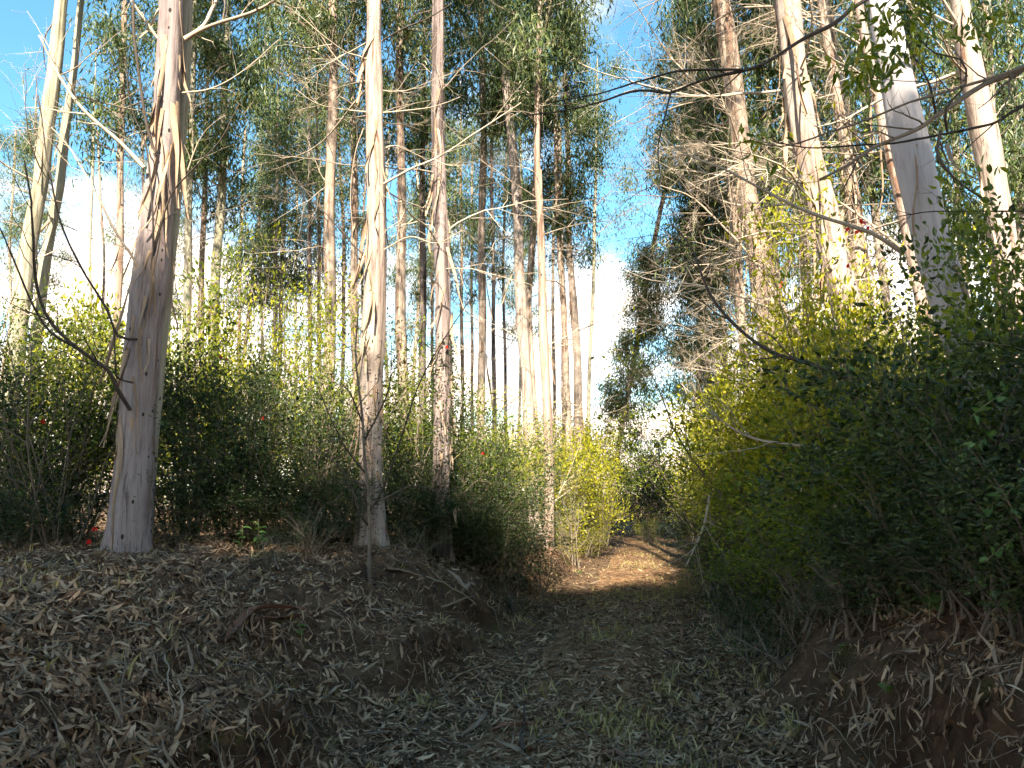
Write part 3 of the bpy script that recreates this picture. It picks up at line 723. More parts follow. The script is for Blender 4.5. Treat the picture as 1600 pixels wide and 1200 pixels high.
RIGHT = [
 ('sunlit bent trunk leaning over the trail, closest to the strip of sky', 13.5, [(1195, 480, 32), (1186, 380, 32), (1163, 250, 30), (1143, 140, 30), (1125, 0, 30)], 'shaggy', 'thin', 11.0, 1.0, True),
 ('broad bright trunk with torn bark behind the red flowers', 9.2, [(1310, 420, 46), (1288, 320, 44), (1264, 230, 42), (1243, 120, 42), (1226, 0, 40)], 'pale', 'thin', 10.5, 1.0, True),
 ('shaggy trunk with hanging strips between the bright and the smooth white trunk', 12.5, [(1345, 420, 24), (1330, 300, 22), (1308, 150, 21), (1288, 0, 20)], 'shaggy', 'thin', 10.0, 1.0, True),
 ('smooth white shaded trunk leaning over the leafy bank', 6.4, [(1468, 410, 58), (1457, 370, 57), (1430, 250, 55), (1402, 130, 52), (1373, 0, 47)], 'white', 'thin', 10.5, 1.0, True),
 ('narrow sunlit trunk half hidden behind the smooth white trunk', 11.5, [(1428, 420, 17), (1410, 340, 17), (1390, 240, 16), (1360, 100, 15)], 'pale', 'thin', 10.5, 1.0, False),
 ('glaring white forked trunk glimpsed beyond the smooth white trunk', 9.8, [(1552, 300, 42), (1535, 200, 40), (1512, 80, 34), (1500, 0, 30)], 'pale', 'thin', 10.0, 1.0, False),
 ('thin pale trunk below the tangle of dead twigs, past the bent trunk', 19, [(1158, 520, 11), (1150, 430, 11), (1140, 300, 10), (1128, 150, 9)], 'pale', 'full', 9.0, 1.0, False),
 ('short brown trunk low behind the dead twigs, near the strip of sky', 24, [(1104, 560, 12), (1098, 480, 11), (1088, 300, 9), (1080, 120, 7)], 'shaggy', 'column', 6.5, 0.95, False),
]
rinfo = []
for k, (lab, d, pix, bk, cr, cz, cs, near) in enumerate(RIGHT):
    rinfo.append(tree(lab, d, pix, H=cz + 10, bark=bk, crown=cr, cz=cz, cs=cs, n_dead=10 if d > 8 else 2, bushy=16 if k in (0, 2, 6, 7) else 6 if k in (1, 4) else 0, sweep=True, dead_z=(2.5, 9), n_strip=26 if k in (0, 1, 2) else 4, strip_z=(2, 7), near=near, group='tall eucalyptus trees'))
tree('dense blue-green eucalyptus clothed in leaves nearly to its foot, beside the strip of sky', 27, [(969, 690, 8), (984, 600, 8), (1004, 480, 8), (1046, 250, 7)], H=16, bark='shaggy', crown='column', cz=2.0, cs=0.8, n_dead=2, n_strip=0)
tree('second blue-green eucalyptus with leafy low crown, behind the dead twigs', 23, [(1092, 600, 10), (1096, 450, 9), (1105, 250, 8)], H=18, bark='shaggy', crown='column', cz=3.2, cs=0.8, n_dead=3, n_strip=0)
tree('leafy eucalyptus rising behind the bent trunk and the broad bright one', 19, [(1215, 560, 11), (1205, 400, 10), (1190, 200, 9)], H=18, bark='shaggy', crown='full', cz=6.5, cs=1.0, n_dead=4, n_strip=0)
tree('leafy eucalyptus behind the shaggy strip-hung trunk', 17, [(1385, 480, 13), (1365, 300, 12), (1345, 100, 10)], H=17, bark='pale', crown='full', cz=6.5, cs=0.95, n_dead=4, n_strip=0)
tree('eucalyptus crown filling the corner beyond the glaring forked trunk', 15, [(1600, 420, 14), (1590, 250, 13), (1580, 100, 12)], H=16, bark='pale', crown='full', cz=5.0, cs=0.95, n_dead=4, n_strip=0)

for k, (px, d, cz, cs, lab) in enumerate([
    (1150, 17, 5.5, .95, 'leafy eucalyptus filling the gap just past the bent trunk'), (1255, 15, 5.0, .95, 'leafy eucalyptus right behind the broad bright trunk'),
    (1320, 20, 5.0, 1.1, 'farther leafy eucalyptus between broad bright and shaggy trunks'), (1440, 16, 4.5, 1.0, 'leafy eucalyptus behind the smooth white trunk'),
    (1500, 20, 5.0, 1.1, 'farther leafy eucalyptus between smooth white and forked trunks'), (1560, 12.5, 4.5, .85, 'leafy eucalyptus close behind the glaring forked trunk'),
    (1120, 30, 4.5, 1.1, 'far leafy eucalyptus below the bent trunk, low over the bushes'), (1210, 28, 4.0, 1.1, 'far leafy eucalyptus low behind the twig tangle')]):
    w = .2 / d * FPX
    tree(lab, d, [(px + 12, 540, w), (px, 350, w * .9), (px - 14, 100, w * .8)], H=cz + 10, bark='shaggy', crown='full' if k % 2 else 'thin', cz=cz, cs=cs, n_dead=6, bushy=5, dead_z=(2, 8), n_strip=0)

# --- the wood behind the viewer, whose crowns throw the foreground into shade
for k, (x, y, H) in enumerate([(-13, -9, 18.2), (-9, -7.5, 17.0), (-5.5, -9, 16.8), (-2.2, -8, 16.6), (0.6, -8.6, 16.2), (3.5, -7.8, 13.8), (6.6, -8.2, 11.8), (10.5, -7.5, 11.5), (-7, -11, 18.5), (0, -11.5, 17.6), (6, -11.5, 14.5), (2.0, -9.6, 15.8), (4.9, -9.0, 12.8)]):
    rg = rng_of(970 + k); base = np.array([x, y, T(x, y)])
    e = thing('eucalyptus_tree', 'dense shade eucalyptus behind the viewpoint, %s in line from the stand side' % ['first', 'second', 'fourth', 'fifth', 'seventh', 'tenth', 'twelfth', 'thirteenth', 'third', 'sixth', 'eleventh and rear', 'eighth', 'ninth'][k], 'tree', base, 'shade trees behind the viewpoint')
    a = Acc(); zz = np.linspace(-0.1, H, 24); tube(a, np.stack([0.12 * np.sin(zz * .5 + k), 0.1 * np.cos(zz * .4 + k), zz], -1), 0.19 * (1 - 0.8 * zz / H), 12)
    link('trunk', a.mesh('trunk', M['shaggy'], True), e)
    for j, (cz, sx) in enumerate([(6.0, 1.35 if k != 5 else .9), (7.0, 1.5 if k != 5 else 1.0)]):
        cl, cw = COLUMN[(k + j) % 3]
        sz = (H - cz) / 11.4
        c = link('crown', cl, e, (0, 0, cz), (0, 0, k * 1.3 + j * 2), (sx, sx, sz)); link('bough', cw, c)

# ------------------------------------------------------------------ shrubs
SIZE = {'green': (2.8, 1.7), 'yellow': (2.6, 1.9), 'dark': (2.5, 1.9), 'near': (2.2, 1.7), 'neargreen': (2.2, 1.7), 'sparse': (2.6, 1.7), 'fine': (1.0, 1.1), 'wisp': (1.0, 1.1)}
shrub_n = [0]
def shrub(kind, px, d, h, w, label, group=None, sink=0.0, x=None):
    shrub_n[0] += 1; rg = rng_of(5000 + shrub_n[0])
    xx = P(px, 770, d)[0] if x is None else x
    base = np.array([xx, d, T(xx, d) - 0.02 - sink]); h *= 1.2
    e = thing('shrub', label, 'shrub', base, group)
    h0, w0 = SIZE[kind]; lf, wd = SHRUB[kind][rg.integers(len(SHRUB[kind]))]
    sc = (w / w0 * rg.uniform(.9, 1.1), w / w0 * rg.uniform(.9, 1.1), h / h0)
    rz = rg.uniform(0, 6.283); tl = (rg.normal() * .06, rg.normal() * .06, rz)
    link('woody_stem', wd, e, (0, 0, 0), tl, sc)
    link('foliage', lf, e, (0, 0, 0), tl, sc)
    return e

gL = 'shrubs of the thicket under the eucalyptus stand'
# behind and beside the pocked tree: front row in leaves darkened for shade, sunlit tops behind
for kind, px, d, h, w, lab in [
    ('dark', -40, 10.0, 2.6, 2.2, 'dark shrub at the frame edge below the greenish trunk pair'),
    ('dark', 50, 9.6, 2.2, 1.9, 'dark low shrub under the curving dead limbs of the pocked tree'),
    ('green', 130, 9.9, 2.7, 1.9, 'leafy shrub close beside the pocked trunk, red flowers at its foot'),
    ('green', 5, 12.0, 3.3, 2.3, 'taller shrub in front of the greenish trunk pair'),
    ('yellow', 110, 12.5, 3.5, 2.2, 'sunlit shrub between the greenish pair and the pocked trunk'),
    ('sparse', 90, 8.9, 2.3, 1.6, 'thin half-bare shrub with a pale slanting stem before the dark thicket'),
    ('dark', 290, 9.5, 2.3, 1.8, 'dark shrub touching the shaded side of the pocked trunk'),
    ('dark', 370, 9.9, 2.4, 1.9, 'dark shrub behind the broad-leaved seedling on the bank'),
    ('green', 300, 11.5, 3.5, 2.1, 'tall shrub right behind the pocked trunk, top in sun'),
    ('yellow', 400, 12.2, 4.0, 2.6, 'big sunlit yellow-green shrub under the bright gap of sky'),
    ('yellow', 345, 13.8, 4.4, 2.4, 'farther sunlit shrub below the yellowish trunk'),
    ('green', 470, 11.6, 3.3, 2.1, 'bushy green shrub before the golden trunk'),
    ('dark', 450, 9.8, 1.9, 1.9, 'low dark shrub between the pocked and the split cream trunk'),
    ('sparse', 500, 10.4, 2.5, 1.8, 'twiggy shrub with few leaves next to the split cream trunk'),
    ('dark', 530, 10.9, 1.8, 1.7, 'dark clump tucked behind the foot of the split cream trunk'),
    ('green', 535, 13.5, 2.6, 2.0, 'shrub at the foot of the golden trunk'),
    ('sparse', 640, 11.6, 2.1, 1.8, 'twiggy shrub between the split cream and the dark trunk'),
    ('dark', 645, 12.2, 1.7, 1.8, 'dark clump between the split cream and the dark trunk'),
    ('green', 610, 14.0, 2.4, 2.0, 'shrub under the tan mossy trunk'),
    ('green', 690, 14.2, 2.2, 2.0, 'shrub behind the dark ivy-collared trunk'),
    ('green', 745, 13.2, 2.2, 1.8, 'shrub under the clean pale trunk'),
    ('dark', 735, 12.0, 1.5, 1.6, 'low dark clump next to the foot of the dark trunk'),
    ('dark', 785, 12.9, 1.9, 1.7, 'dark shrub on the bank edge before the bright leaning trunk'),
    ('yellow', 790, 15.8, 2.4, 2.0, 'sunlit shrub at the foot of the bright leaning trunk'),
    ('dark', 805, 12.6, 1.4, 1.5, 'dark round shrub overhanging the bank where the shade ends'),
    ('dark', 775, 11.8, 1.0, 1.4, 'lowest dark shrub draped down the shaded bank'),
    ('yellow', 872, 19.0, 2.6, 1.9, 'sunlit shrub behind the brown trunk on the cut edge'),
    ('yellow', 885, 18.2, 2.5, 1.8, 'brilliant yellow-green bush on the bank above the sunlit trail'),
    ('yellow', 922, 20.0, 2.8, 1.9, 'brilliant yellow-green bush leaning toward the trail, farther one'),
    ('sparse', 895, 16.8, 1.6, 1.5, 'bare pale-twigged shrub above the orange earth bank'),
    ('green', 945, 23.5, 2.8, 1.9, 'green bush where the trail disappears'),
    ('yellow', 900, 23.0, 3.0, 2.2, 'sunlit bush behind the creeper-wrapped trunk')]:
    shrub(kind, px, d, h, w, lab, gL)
for k, (px, d, h, w, lab) in enumerate([
    (20, 9.3, .9, 1.6, 'low dark bush at the frame edge on the bank crest'), (95, 9.2, .8, 1.5, 'low dark bush behind the red flowers on the bank crest'), (275, 9.3, .8, 1.3, 'low dark bush at the foot of the pocked trunk, shaded side'),
    (335, 9.2, .9, 1.5, 'low dark bush behind the smaller green seedling'), (420, 9.4, .9, 1.6, 'low dark bush behind the bushy green seedling'), (490, 9.7, 1.0, 1.5, 'low dark bush halfway between pocked and cream trunk'),
    (545, 10.4, .9, 1.3, 'low dark bush hugging the split cream trunk'), (625, 10.9, .9, 1.4, 'low dark bush past the sapling, under the tan trunk'), (660, 11.6, 1.0, 1.4, 'low dark bush hugging the dark ivy-collared trunk'),
    (722, 11.9, .8, 1.3, 'low dark bush beside the orange bark ribbon'), (760, 12.2, .9, 1.4, 'low dark bush on the crest before the clean pale trunk')]):
    shrub('dark', px, d, h, w, lab, 'low dark bushes along the bank crest')
DEEPLAB = ['behind the greenish pair at the frame edge', 'showing between the greenish pair', 'just past the greenish pair', 'before the orange-ribboned slim trunk', 'behind the pocked trunk', 'behind the twin stem', 'under the yellowish trunk', 'under the bright gap of sky', 'under the dark hanging crown', 'behind the golden trunk', 'behind the split cream trunk', 'under the tan mossy trunk', 'behind the dark ivy-collared trunk', 'behind the clean pale trunk', 'behind the bright leaning trunk', 'behind the brown cut-edge trunk']
# deep understory rows that read as one belt
for k in range(16):
    rg = rng_of(1500 + k)
    shrub(['green', 'yellow', 'sparse', 'green'][k % 4], -60 + k * 62 + rg.normal() * 15, rg.uniform(16.5, 24) - 0.004 * abs(k - 8), rg.uniform(2.0, 3.3), rg.uniform(2.0, 3.0), 'deep-set shrub of the far belt, ' + DEEPLAB[k], 'understory shrubs deep in the stand')
for k, (px, d, h, w, lab) in enumerate([
    (1180, 7.6, .55, 1.0, 'fine dark growth low on the bank, first before the trail litter'), (1225, 6.9, .6, 1.1, 'fine dark growth low on the bank under the pale leaning sticks'), (1275, 6.4, .6, 1.1, 'fine dark growth hanging over the bank below the shade line'),
    (1330, 6.0, .6, 1.0, 'fine dark growth on the bank crest before the mossy stems'), (1455, 5.2, .55, 1.0, 'fine dark growth behind the toothed-leaf seedling'), (1515, 4.7, .6, 1.0, 'fine dark growth under the large-leaved shrub'), (1590, 4.2, .6, 1.0, 'fine dark growth over the bare earth at the frame edge')]):
    shrub('fine', px, d, h, w, lab, 'fine dark growth on the bank')
for px, d, h, w, lab in [(1380, 5.7, .8, 1.2, 'low dark leafy clump just before the mossy stems'), (1475, 4.9, .9, 1.3, 'low dark leafy clump past the mossy stems'), (1545, 4.4, .9, 1.3, 'low dark leafy clump over the orange root'), (1620, 4.1, .9, 1.3, 'low dark leafy clump in the corner over the earth')]:
    shrub('near', px, d, h, w, lab, 'shrubs on the bank opposite the eucalyptus stand')
shrub('neargreen', 1500, 5.9, 1.7, 1.7, 'leafy shrub directly before the foot of the smooth white trunk', 'shrubs on the bank opposite the eucalyptus stand')
gR = 'shrubs on the bank opposite the eucalyptus stand'
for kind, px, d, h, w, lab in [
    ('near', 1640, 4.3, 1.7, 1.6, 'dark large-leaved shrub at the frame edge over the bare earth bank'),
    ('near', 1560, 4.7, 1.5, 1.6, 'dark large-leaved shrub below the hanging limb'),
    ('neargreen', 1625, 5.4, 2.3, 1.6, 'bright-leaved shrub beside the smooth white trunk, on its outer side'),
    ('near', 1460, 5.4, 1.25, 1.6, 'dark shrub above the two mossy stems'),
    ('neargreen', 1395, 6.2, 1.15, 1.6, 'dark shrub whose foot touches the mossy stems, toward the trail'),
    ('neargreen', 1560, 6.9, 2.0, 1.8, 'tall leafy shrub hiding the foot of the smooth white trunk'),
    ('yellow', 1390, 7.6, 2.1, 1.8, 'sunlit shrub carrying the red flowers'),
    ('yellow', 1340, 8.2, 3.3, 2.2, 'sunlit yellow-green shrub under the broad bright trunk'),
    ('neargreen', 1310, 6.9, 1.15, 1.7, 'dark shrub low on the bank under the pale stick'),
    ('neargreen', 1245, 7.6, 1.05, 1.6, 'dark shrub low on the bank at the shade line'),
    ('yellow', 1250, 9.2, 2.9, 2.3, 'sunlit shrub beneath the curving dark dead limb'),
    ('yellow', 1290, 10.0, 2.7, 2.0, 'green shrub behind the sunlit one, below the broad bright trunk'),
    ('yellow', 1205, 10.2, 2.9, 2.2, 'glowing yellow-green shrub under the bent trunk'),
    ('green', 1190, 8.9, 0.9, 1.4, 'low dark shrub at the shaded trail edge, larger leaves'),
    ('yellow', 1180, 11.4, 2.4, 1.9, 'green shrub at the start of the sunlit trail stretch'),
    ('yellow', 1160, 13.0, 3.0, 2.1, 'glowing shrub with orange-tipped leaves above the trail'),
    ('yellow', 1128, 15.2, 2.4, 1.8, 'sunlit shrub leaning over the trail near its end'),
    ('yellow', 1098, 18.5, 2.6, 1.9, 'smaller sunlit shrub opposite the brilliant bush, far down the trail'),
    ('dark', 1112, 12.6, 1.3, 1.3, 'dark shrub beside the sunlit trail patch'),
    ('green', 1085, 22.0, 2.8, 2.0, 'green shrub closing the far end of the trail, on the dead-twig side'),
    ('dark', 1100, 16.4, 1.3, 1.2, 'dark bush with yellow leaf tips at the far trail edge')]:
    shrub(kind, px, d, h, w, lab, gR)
HIGHLAB = ['under the low leafy eucalyptus', 'under the bent trunk', 'between the bent and broad bright trunks', 'under the broad bright trunk', 'under the shaggy strip-hung trunk', 'under the narrow sunlit trunk', 'behind the smooth white trunk', 'under the glaring forked trunk', 'in the corner beyond the forked trunk']
for k in range(9):
    rg = rng_of(1560 + k)
    shrub(['green', 'yellow', 'sparse'][k % 3], 1120 + k * 62, rg.uniform(10.8, 14), rg.uniform(2.2, 3.2), rg.uniform(2.0, 2.6), 'high-bank shrub of the back row, ' + HIGHLAB[k], 'shrubs under the leaning trunks')
DEADBUSH = [make_shrub(380 + k, 3.2, 2.2, 7, 8, 0.12, 0.05, 0.3, 'yshrub', 'twig', bare=0.3) for k in range(2)]
for k, (px, d, h, w, lab) in enumerate([
    (1135, 15.0, 4.6, 2.4, 'leafless pale twig bush above the sunlit trail'), (1175, 14.0, 4.8, 2.4, 'leafless pale twig bush before the low leafy eucalyptus'),
    (1215, 13.0, 4.8, 2.4, 'leafless twig tangle below the bent trunk'), (1250, 12.0, 4.6, 2.4, 'leafless twig tangle between the bent and the broad bright trunk'),
    (1260, 10.8, 4.2, 2.2, 'leafless twig tangle at the foot of the broad bright trunk'), (1360, 11.5, 4.8, 2.2, 'leafless twigs below the shaggy strip-hung trunk'),
    (700, 16.0, 3.6, 2.0, 'leafless twig bush between dark trunk and clean pale trunk'), (845, 17.5, 3.4, 1.8, 'leafless twig bush before the forked pale trunk'), (895, 21.5, 3.8, 1.8, 'leafless twig bush above the brilliant bush'),
    (560, 14.5, 3.6, 2.0, 'leafless twig bush behind the split cream trunk'), (120, 11.5, 4.0, 2.2, 'leafless twig bush under the greenish trunk pair')]):
    xx = P(px, 770, d)[0]; base = np.array([xx, d, T(xx, d) - .02]); e = thing('dead_shrub', lab, 'shrub', base, 'leafless twig bushes')
    lf, wd = DEADBUSH[k % 2]; sc = (w / 2.2, w / 2.2, h * 1.1 / 3.2)
    link('woody_stem', wd, e, (0, 0, 0), (0, 0, k * 1.7), sc); link('foliage', lf, e, (0, 0, 0), (0, 0, k * 1.7), sc)
# closing the tunnel at the end of the trail, its shade carried by dark leaf colour
for k, (px, d, h) in enumerate([(985, 30, 2.6), (1005, 33, 3.0), (1030, 30, 2.6), (955, 31, 3.0), (1060, 30, 3.2)]):
    shrub('dark', px, d, h, 2.6, 'dark bush filling the end of the trail, ' + ['on the brilliant-bush side', 'centre and deepest', 'on the dead-twig side', 'behind the brilliant bush', 'behind the smaller sunlit shrub'][k], 'dark bushes at the end of the trail')
for k, (px, d, h, w, lab) in enumerate([
    (1128, 9.7, 0.75, 1.2, 'fine-leaved low bush spilling onto the shaded trail edge'),
    (1160, 8.6, 0.6, 1.0, 'smaller fine-leaved bush at the shaded trail edge'),
    (430, 7.7, 0.35, 0.55, 'tiny dark tuft on the slope below the curled red-brown bark'),
    (800, 10.9, 0.6, 1.1, 'fine dark growth hanging over the shaded bank'),
    (842, 12.0, 0.7, 1.1, 'fine dark growth beside the orange earth bank'),
    (655, 10.4, 0.45, 0.9, 'fine low growth under the pale fallen sticks'),
    (490, 8.7, 0.5, 0.9, 'fine low growth before the split cream trunk')]):
    shrub('fine', px, d, h, w, lab, 'low fine-leaved bushes')
for k, (px, d, h, w, lab) in enumerate([
    (1010, 25.5, 0.9, 1.5, 'pale grassy tussock at the far end of the trail'),
    (1058, 12.3, 0.40, 0.7, 'straw-coloured tussock where the shade line crosses the trail'),
    (888, 17.2, 0.7, 1.2, 'yellow grassy tussock on top of the orange bank'),
    (915, 19.3, 0.8, 1.3, 'yellow grassy tussock drooping over the sunlit bank')]):
    o = shrub('wisp', px, d, h, w, lab, 'grassy tussocks'); o.name = 'tussock'; o['category'] = 'tussock'

# ------------------------------------------------------------------ bare sapling in front of the split cream trunk
bS = P(577, 905, 8.3); bS[2] = T(bS[0], 8.3)
eS = thing('sapling', 'bare crooked sapling with sparse small leaves in front of the split cream trunk', 'sapling', bS)
a = Acc(); c = spline([bS - [0, 0, .1], P(577, 800, 8.3), P(570, 720, 8.3), P(566, 650, 8.3), P(556, 560, 8.3), P(560, 480, 8.3)], 0.07) - bS
tube(a, c, np.linspace(0.024, 0.007, len(c)), 7); link('trunk', a.mesh('sapling_trunk', M['stem'], True), eS)
for k, pix in enumerate([
    [(577, 800, 8.3), (600, 760, 8.2), (625, 690, 8.1), (655, 600, 8.0), (700, 520, 7.9), (745, 450, 7.8)],
    [(571, 740, 8.3), (540, 700, 8.2), (520, 660, 8.1), (500, 610, 8.0)],
    [(573, 760, 8.3), (545, 745, 8.2), (505, 705, 8.1), (480, 690, 8.0)],
    [(568, 690, 8.3), (595, 640, 8.3), (610, 600, 8.2), (612, 540, 8.2)],
    [(566, 660, 8.3), (545, 610, 8.2), (520, 590, 8.2)],
    [(577, 790, 8.3), (610, 775, 8.2), (645, 760, 8.1), (690, 770, 8.0)],
    [(575, 820, 8.3), (560, 800, 8.2), (552, 765, 8.2), (530, 740, 8.1)]]):
    poly_branch(eS, bS, pix, 0.012, 0.004, 480 + k, 'darktwig', 7, tw_len=0.35)
a = Acc(); rg = rng_of(88)
for k in range(700):
    px, py = 575 + rg.normal() * 55, 700 + rg.normal() * 60
    q = P(px, py, 8.2 + rg.normal() * .3) - bS
    leaves(a, q[None], rg.normal(size=(1, 3)), rg.uniform(.03, .05), 0.014, rg)
link('foliage', a.mesh('foliage', M['dshrub']), eS)

# ------------------------------------------------------------------ tree outside the frame whose dead limbs reach across
bO = np.array([4.6, 5.2, T(4.6, 5.2)])
eO = thing('overhanging_tree', 'tree beyond the frame edge whose crooked dark limbs reach across the white trunk', 'tree', bO)
a = Acc(); c = spline([bO - [0, 0, .1], bO + [0.05, 0, 1.5], bO + [-0.1, -.1, 3.2], bO + [-.2, -.1, 5.2]], 0.15) - bO
tube(a, c, np.linspace(0.11, 0.06, len(c)), 12); link('trunk', a.mesh('leaning_trunk', M['stem'], True), eO)
for k, (pix, r0, r1, m, tw) in enumerate([
    ([(1740, 30, 5.2), (1600, 105, 5.1), (1540, 131, 5.0), (1480, 169, 4.9), (1431, 202, 4.85), (1367, 229, 4.8), (1326, 255, 4.8), (1277, 281, 4.8)], 0.028, 0.008, 'stem', 9),
    ([(1740, 110, 5.2), (1600, 165, 5.0), (1555, 191, 5.0), (1480, 206, 4.9), (1412, 217, 4.9), (1337, 221, 4.9), (1277, 225, 4.9), (1210, 214, 4.9)], 0.014, 0.004, 'darktwig', 8),
    ([(1760, -60, 5.4), (1600, -60, 5.6), (1430, -35, 5.7), (1345, 4, 5.7), (1307, 34, 5.7), (1262, 56, 5.7), (1225, 79, 5.7), (1195, 97, 5.7), (1161, 109, 5.7), (1094, 124, 5.7), (1049, 142, 5.7), (1000, 139, 5.7), (940, 155, 5.7), (880, 170, 5.7), (820, 178, 5.7)], 0.026, 0.005, 'darktwig', 10),
    ([(1161, 109, 5.7), (1131, 109, 5.6), (1060, 111, 5.6), (1000, 126, 5.6), (930, 145, 5.6), (850, 158, 5.6)], 0.011, 0.004, 'darktwig', 4),
    ([(1049, 142, 5.7), (1037, 187, 5.6), (1026, 232, 5.6), (1027, 275, 5.6)], 0.008, 0.003, 'darktwig', 1),
    ([(1700, 60, 5.2), (1600, 105, 5.0), (1500, 140, 4.8), (1420, 165, 4.7), (1360, 190, 4.7), (1290, 215, 4.6), (1220, 235, 4.6), (1170, 225, 4.6)], 0.014, 0.004, 'stem', 8),
    ([(1462, 175, 4.9), (1452, 130, 4.8), (1430, 90, 4.8), (1415, 60, 4.8)], 0.009, 0.004, 'darktwig', 3),
    ([(1480, 205, 4.9), (1478, 170, 4.8), (1510, 130, 4.8), (1500, 95, 4.8), (1460, 85, 4.8), (1440, 65, 4.8)], 0.009, 0.004, 'darktwig', 2),
    ([(1470, 205, 4.9), (1466, 245, 4.8), (1500, 285, 4.8), (1540, 310, 4.8)], 0.012, 0.006, 'darktwig', 3),
    ([(1345, 240, 4.8), (1330, 270, 4.8), (1312, 305, 4.8)], 0.006, 0.003, 'darktwig', 2),
    ([(1600, 330, 5.0), (1500, 330, 5.0), (1440, 330, 5.0), (1370, 345, 5.0)], 0.006, 0.003, 'darktwig', 3)]):
    poly_branch(eO, bO, pix, r0, r1, 520 + k, m, tw, tw_len=0.45)
a = Acc(); rg = rng_of(91)
for k in range(26):
    cx_, cy_ = [(1385, 20), (1440, 15), (1345, 110), (1330, 85), (1405, 85), (1490, 40), (1540, 20), (1300, 120), (1210, 190), (1420, 55)][k % 10]
    px, py = cx_ + rg.normal() * 22, cy_ + rg.normal() * 18
    c0 = P(px, py, 4.9 + rg.normal() * .25) - bO
    nl = 16
    leaves(a, c0 + rg.normal(size=(nl, 3)) * 0.07, np.array([0, 0, -1.0]) + rg.normal(size=(nl, 3)) * .6, rg.uniform(.06, .10, nl), rg.uniform(.02, .034, nl), rg, six=True)
link('foliage', a.mesh('foliage', M['shrub']), eO)

# long dead limbs lying in the bushes of the high bank
for k, (pix, r0, r1, m, lab) in enumerate([
    ([(1412, 396, 6.6), (1360, 364, 6.6), (1277, 337, 6.7), (1225, 315, 6.8), (1180, 292, 6.9), (1131, 266, 7.0), (1075, 244, 7.1), (1034, 214, 7.2)], 0.020, 0.006, 'twig', 'long pale dead limb slanting up from the smooth white trunk over the bushes'),
    ([(1325, 592, 7.2), (1260, 566, 7.3), (1220, 556, 7.4), (1180, 535, 7.5), (1140, 500, 7.6), (1110, 460, 7.7), (1098, 430, 7.7), (1080, 385, 7.8), (1050, 350, 7.9)], 0.024, 0.007, 'darktwig', 'dark curving dead limb sweeping down into the shaded bushes'),
    ([(1310, 708, 6.6), (1240, 695, 6.7), (1190, 688, 6.8), (1150, 672, 6.9), (1122, 650, 7.0), (1100, 628, 7.1)], 0.016, 0.006, 'twig', 'pale dead stick lying across the glowing bush'),
    ([(1250, 525, 8.5), (1215, 465, 8.6), (1180, 410, 8.7), (1140, 365, 8.8), (1080, 310, 8.9), (1030, 290, 9.0)], 0.020, 0.006, 'twig', 'sunlit dead limb rising past the foot of the bent trunk'),
    ([(1200, 480, 8.4), (1130, 455, 8.5), (1080, 445, 8.6), (1020, 440, 8.7), (980, 425, 8.8)], 0.012, 0.004, 'twig', 'thin sunlit dead limb reaching toward the strip of sky'),
    ([(1110, 770, 10.0), (1100, 820, 9.8), (1085, 855, 9.6), (1072, 885, 9.5)], 0.018, 0.010, 'twig', 'pale stick leaning down to the trail edge beside the sunlit patch')]):
    b0 = P(*pix[0]); e = thing('dead_limb', lab, 'dead branch', b0, 'dead limbs caught in the bushes')
    poly_branch(e, b0, pix, r0, r1, 560 + k, m, 10, name='branch', tw_len=0.7)

# two mossy stems on the high bank
bM = P(1410, 872, 5.6); bM[2] = T(bM[0], bM[1])
eM = thing('mossy_shrub', 'two mossy bare stems rising from one foot on the littered bank', 'shrub', bM)
for k, pix in enumerate([[(1406, 868, 5.6), (1398, 820, 5.55), (1385, 770, 5.5), (1365, 730, 5.45), (1345, 700, 5.4)], [(1414, 868, 5.6), (1410, 820, 5.6), (1405, 760, 5.6), (1400, 700, 5.6), (1410, 640, 5.6)]]):
    c = [P(*q) for q in pix]; dz = bM[2] - 0.04 - c[0][2]
    a = Acc(); cc = spline(c, .05) - bM; cc[:, 2] += dz * np.linspace(1, 0.3, len(cc)); tube(a, cc, np.linspace(0.022, 0.010, len(cc)), 8)
    link('stem', a.mesh('mossy_stem', M['moss'], True), eM)

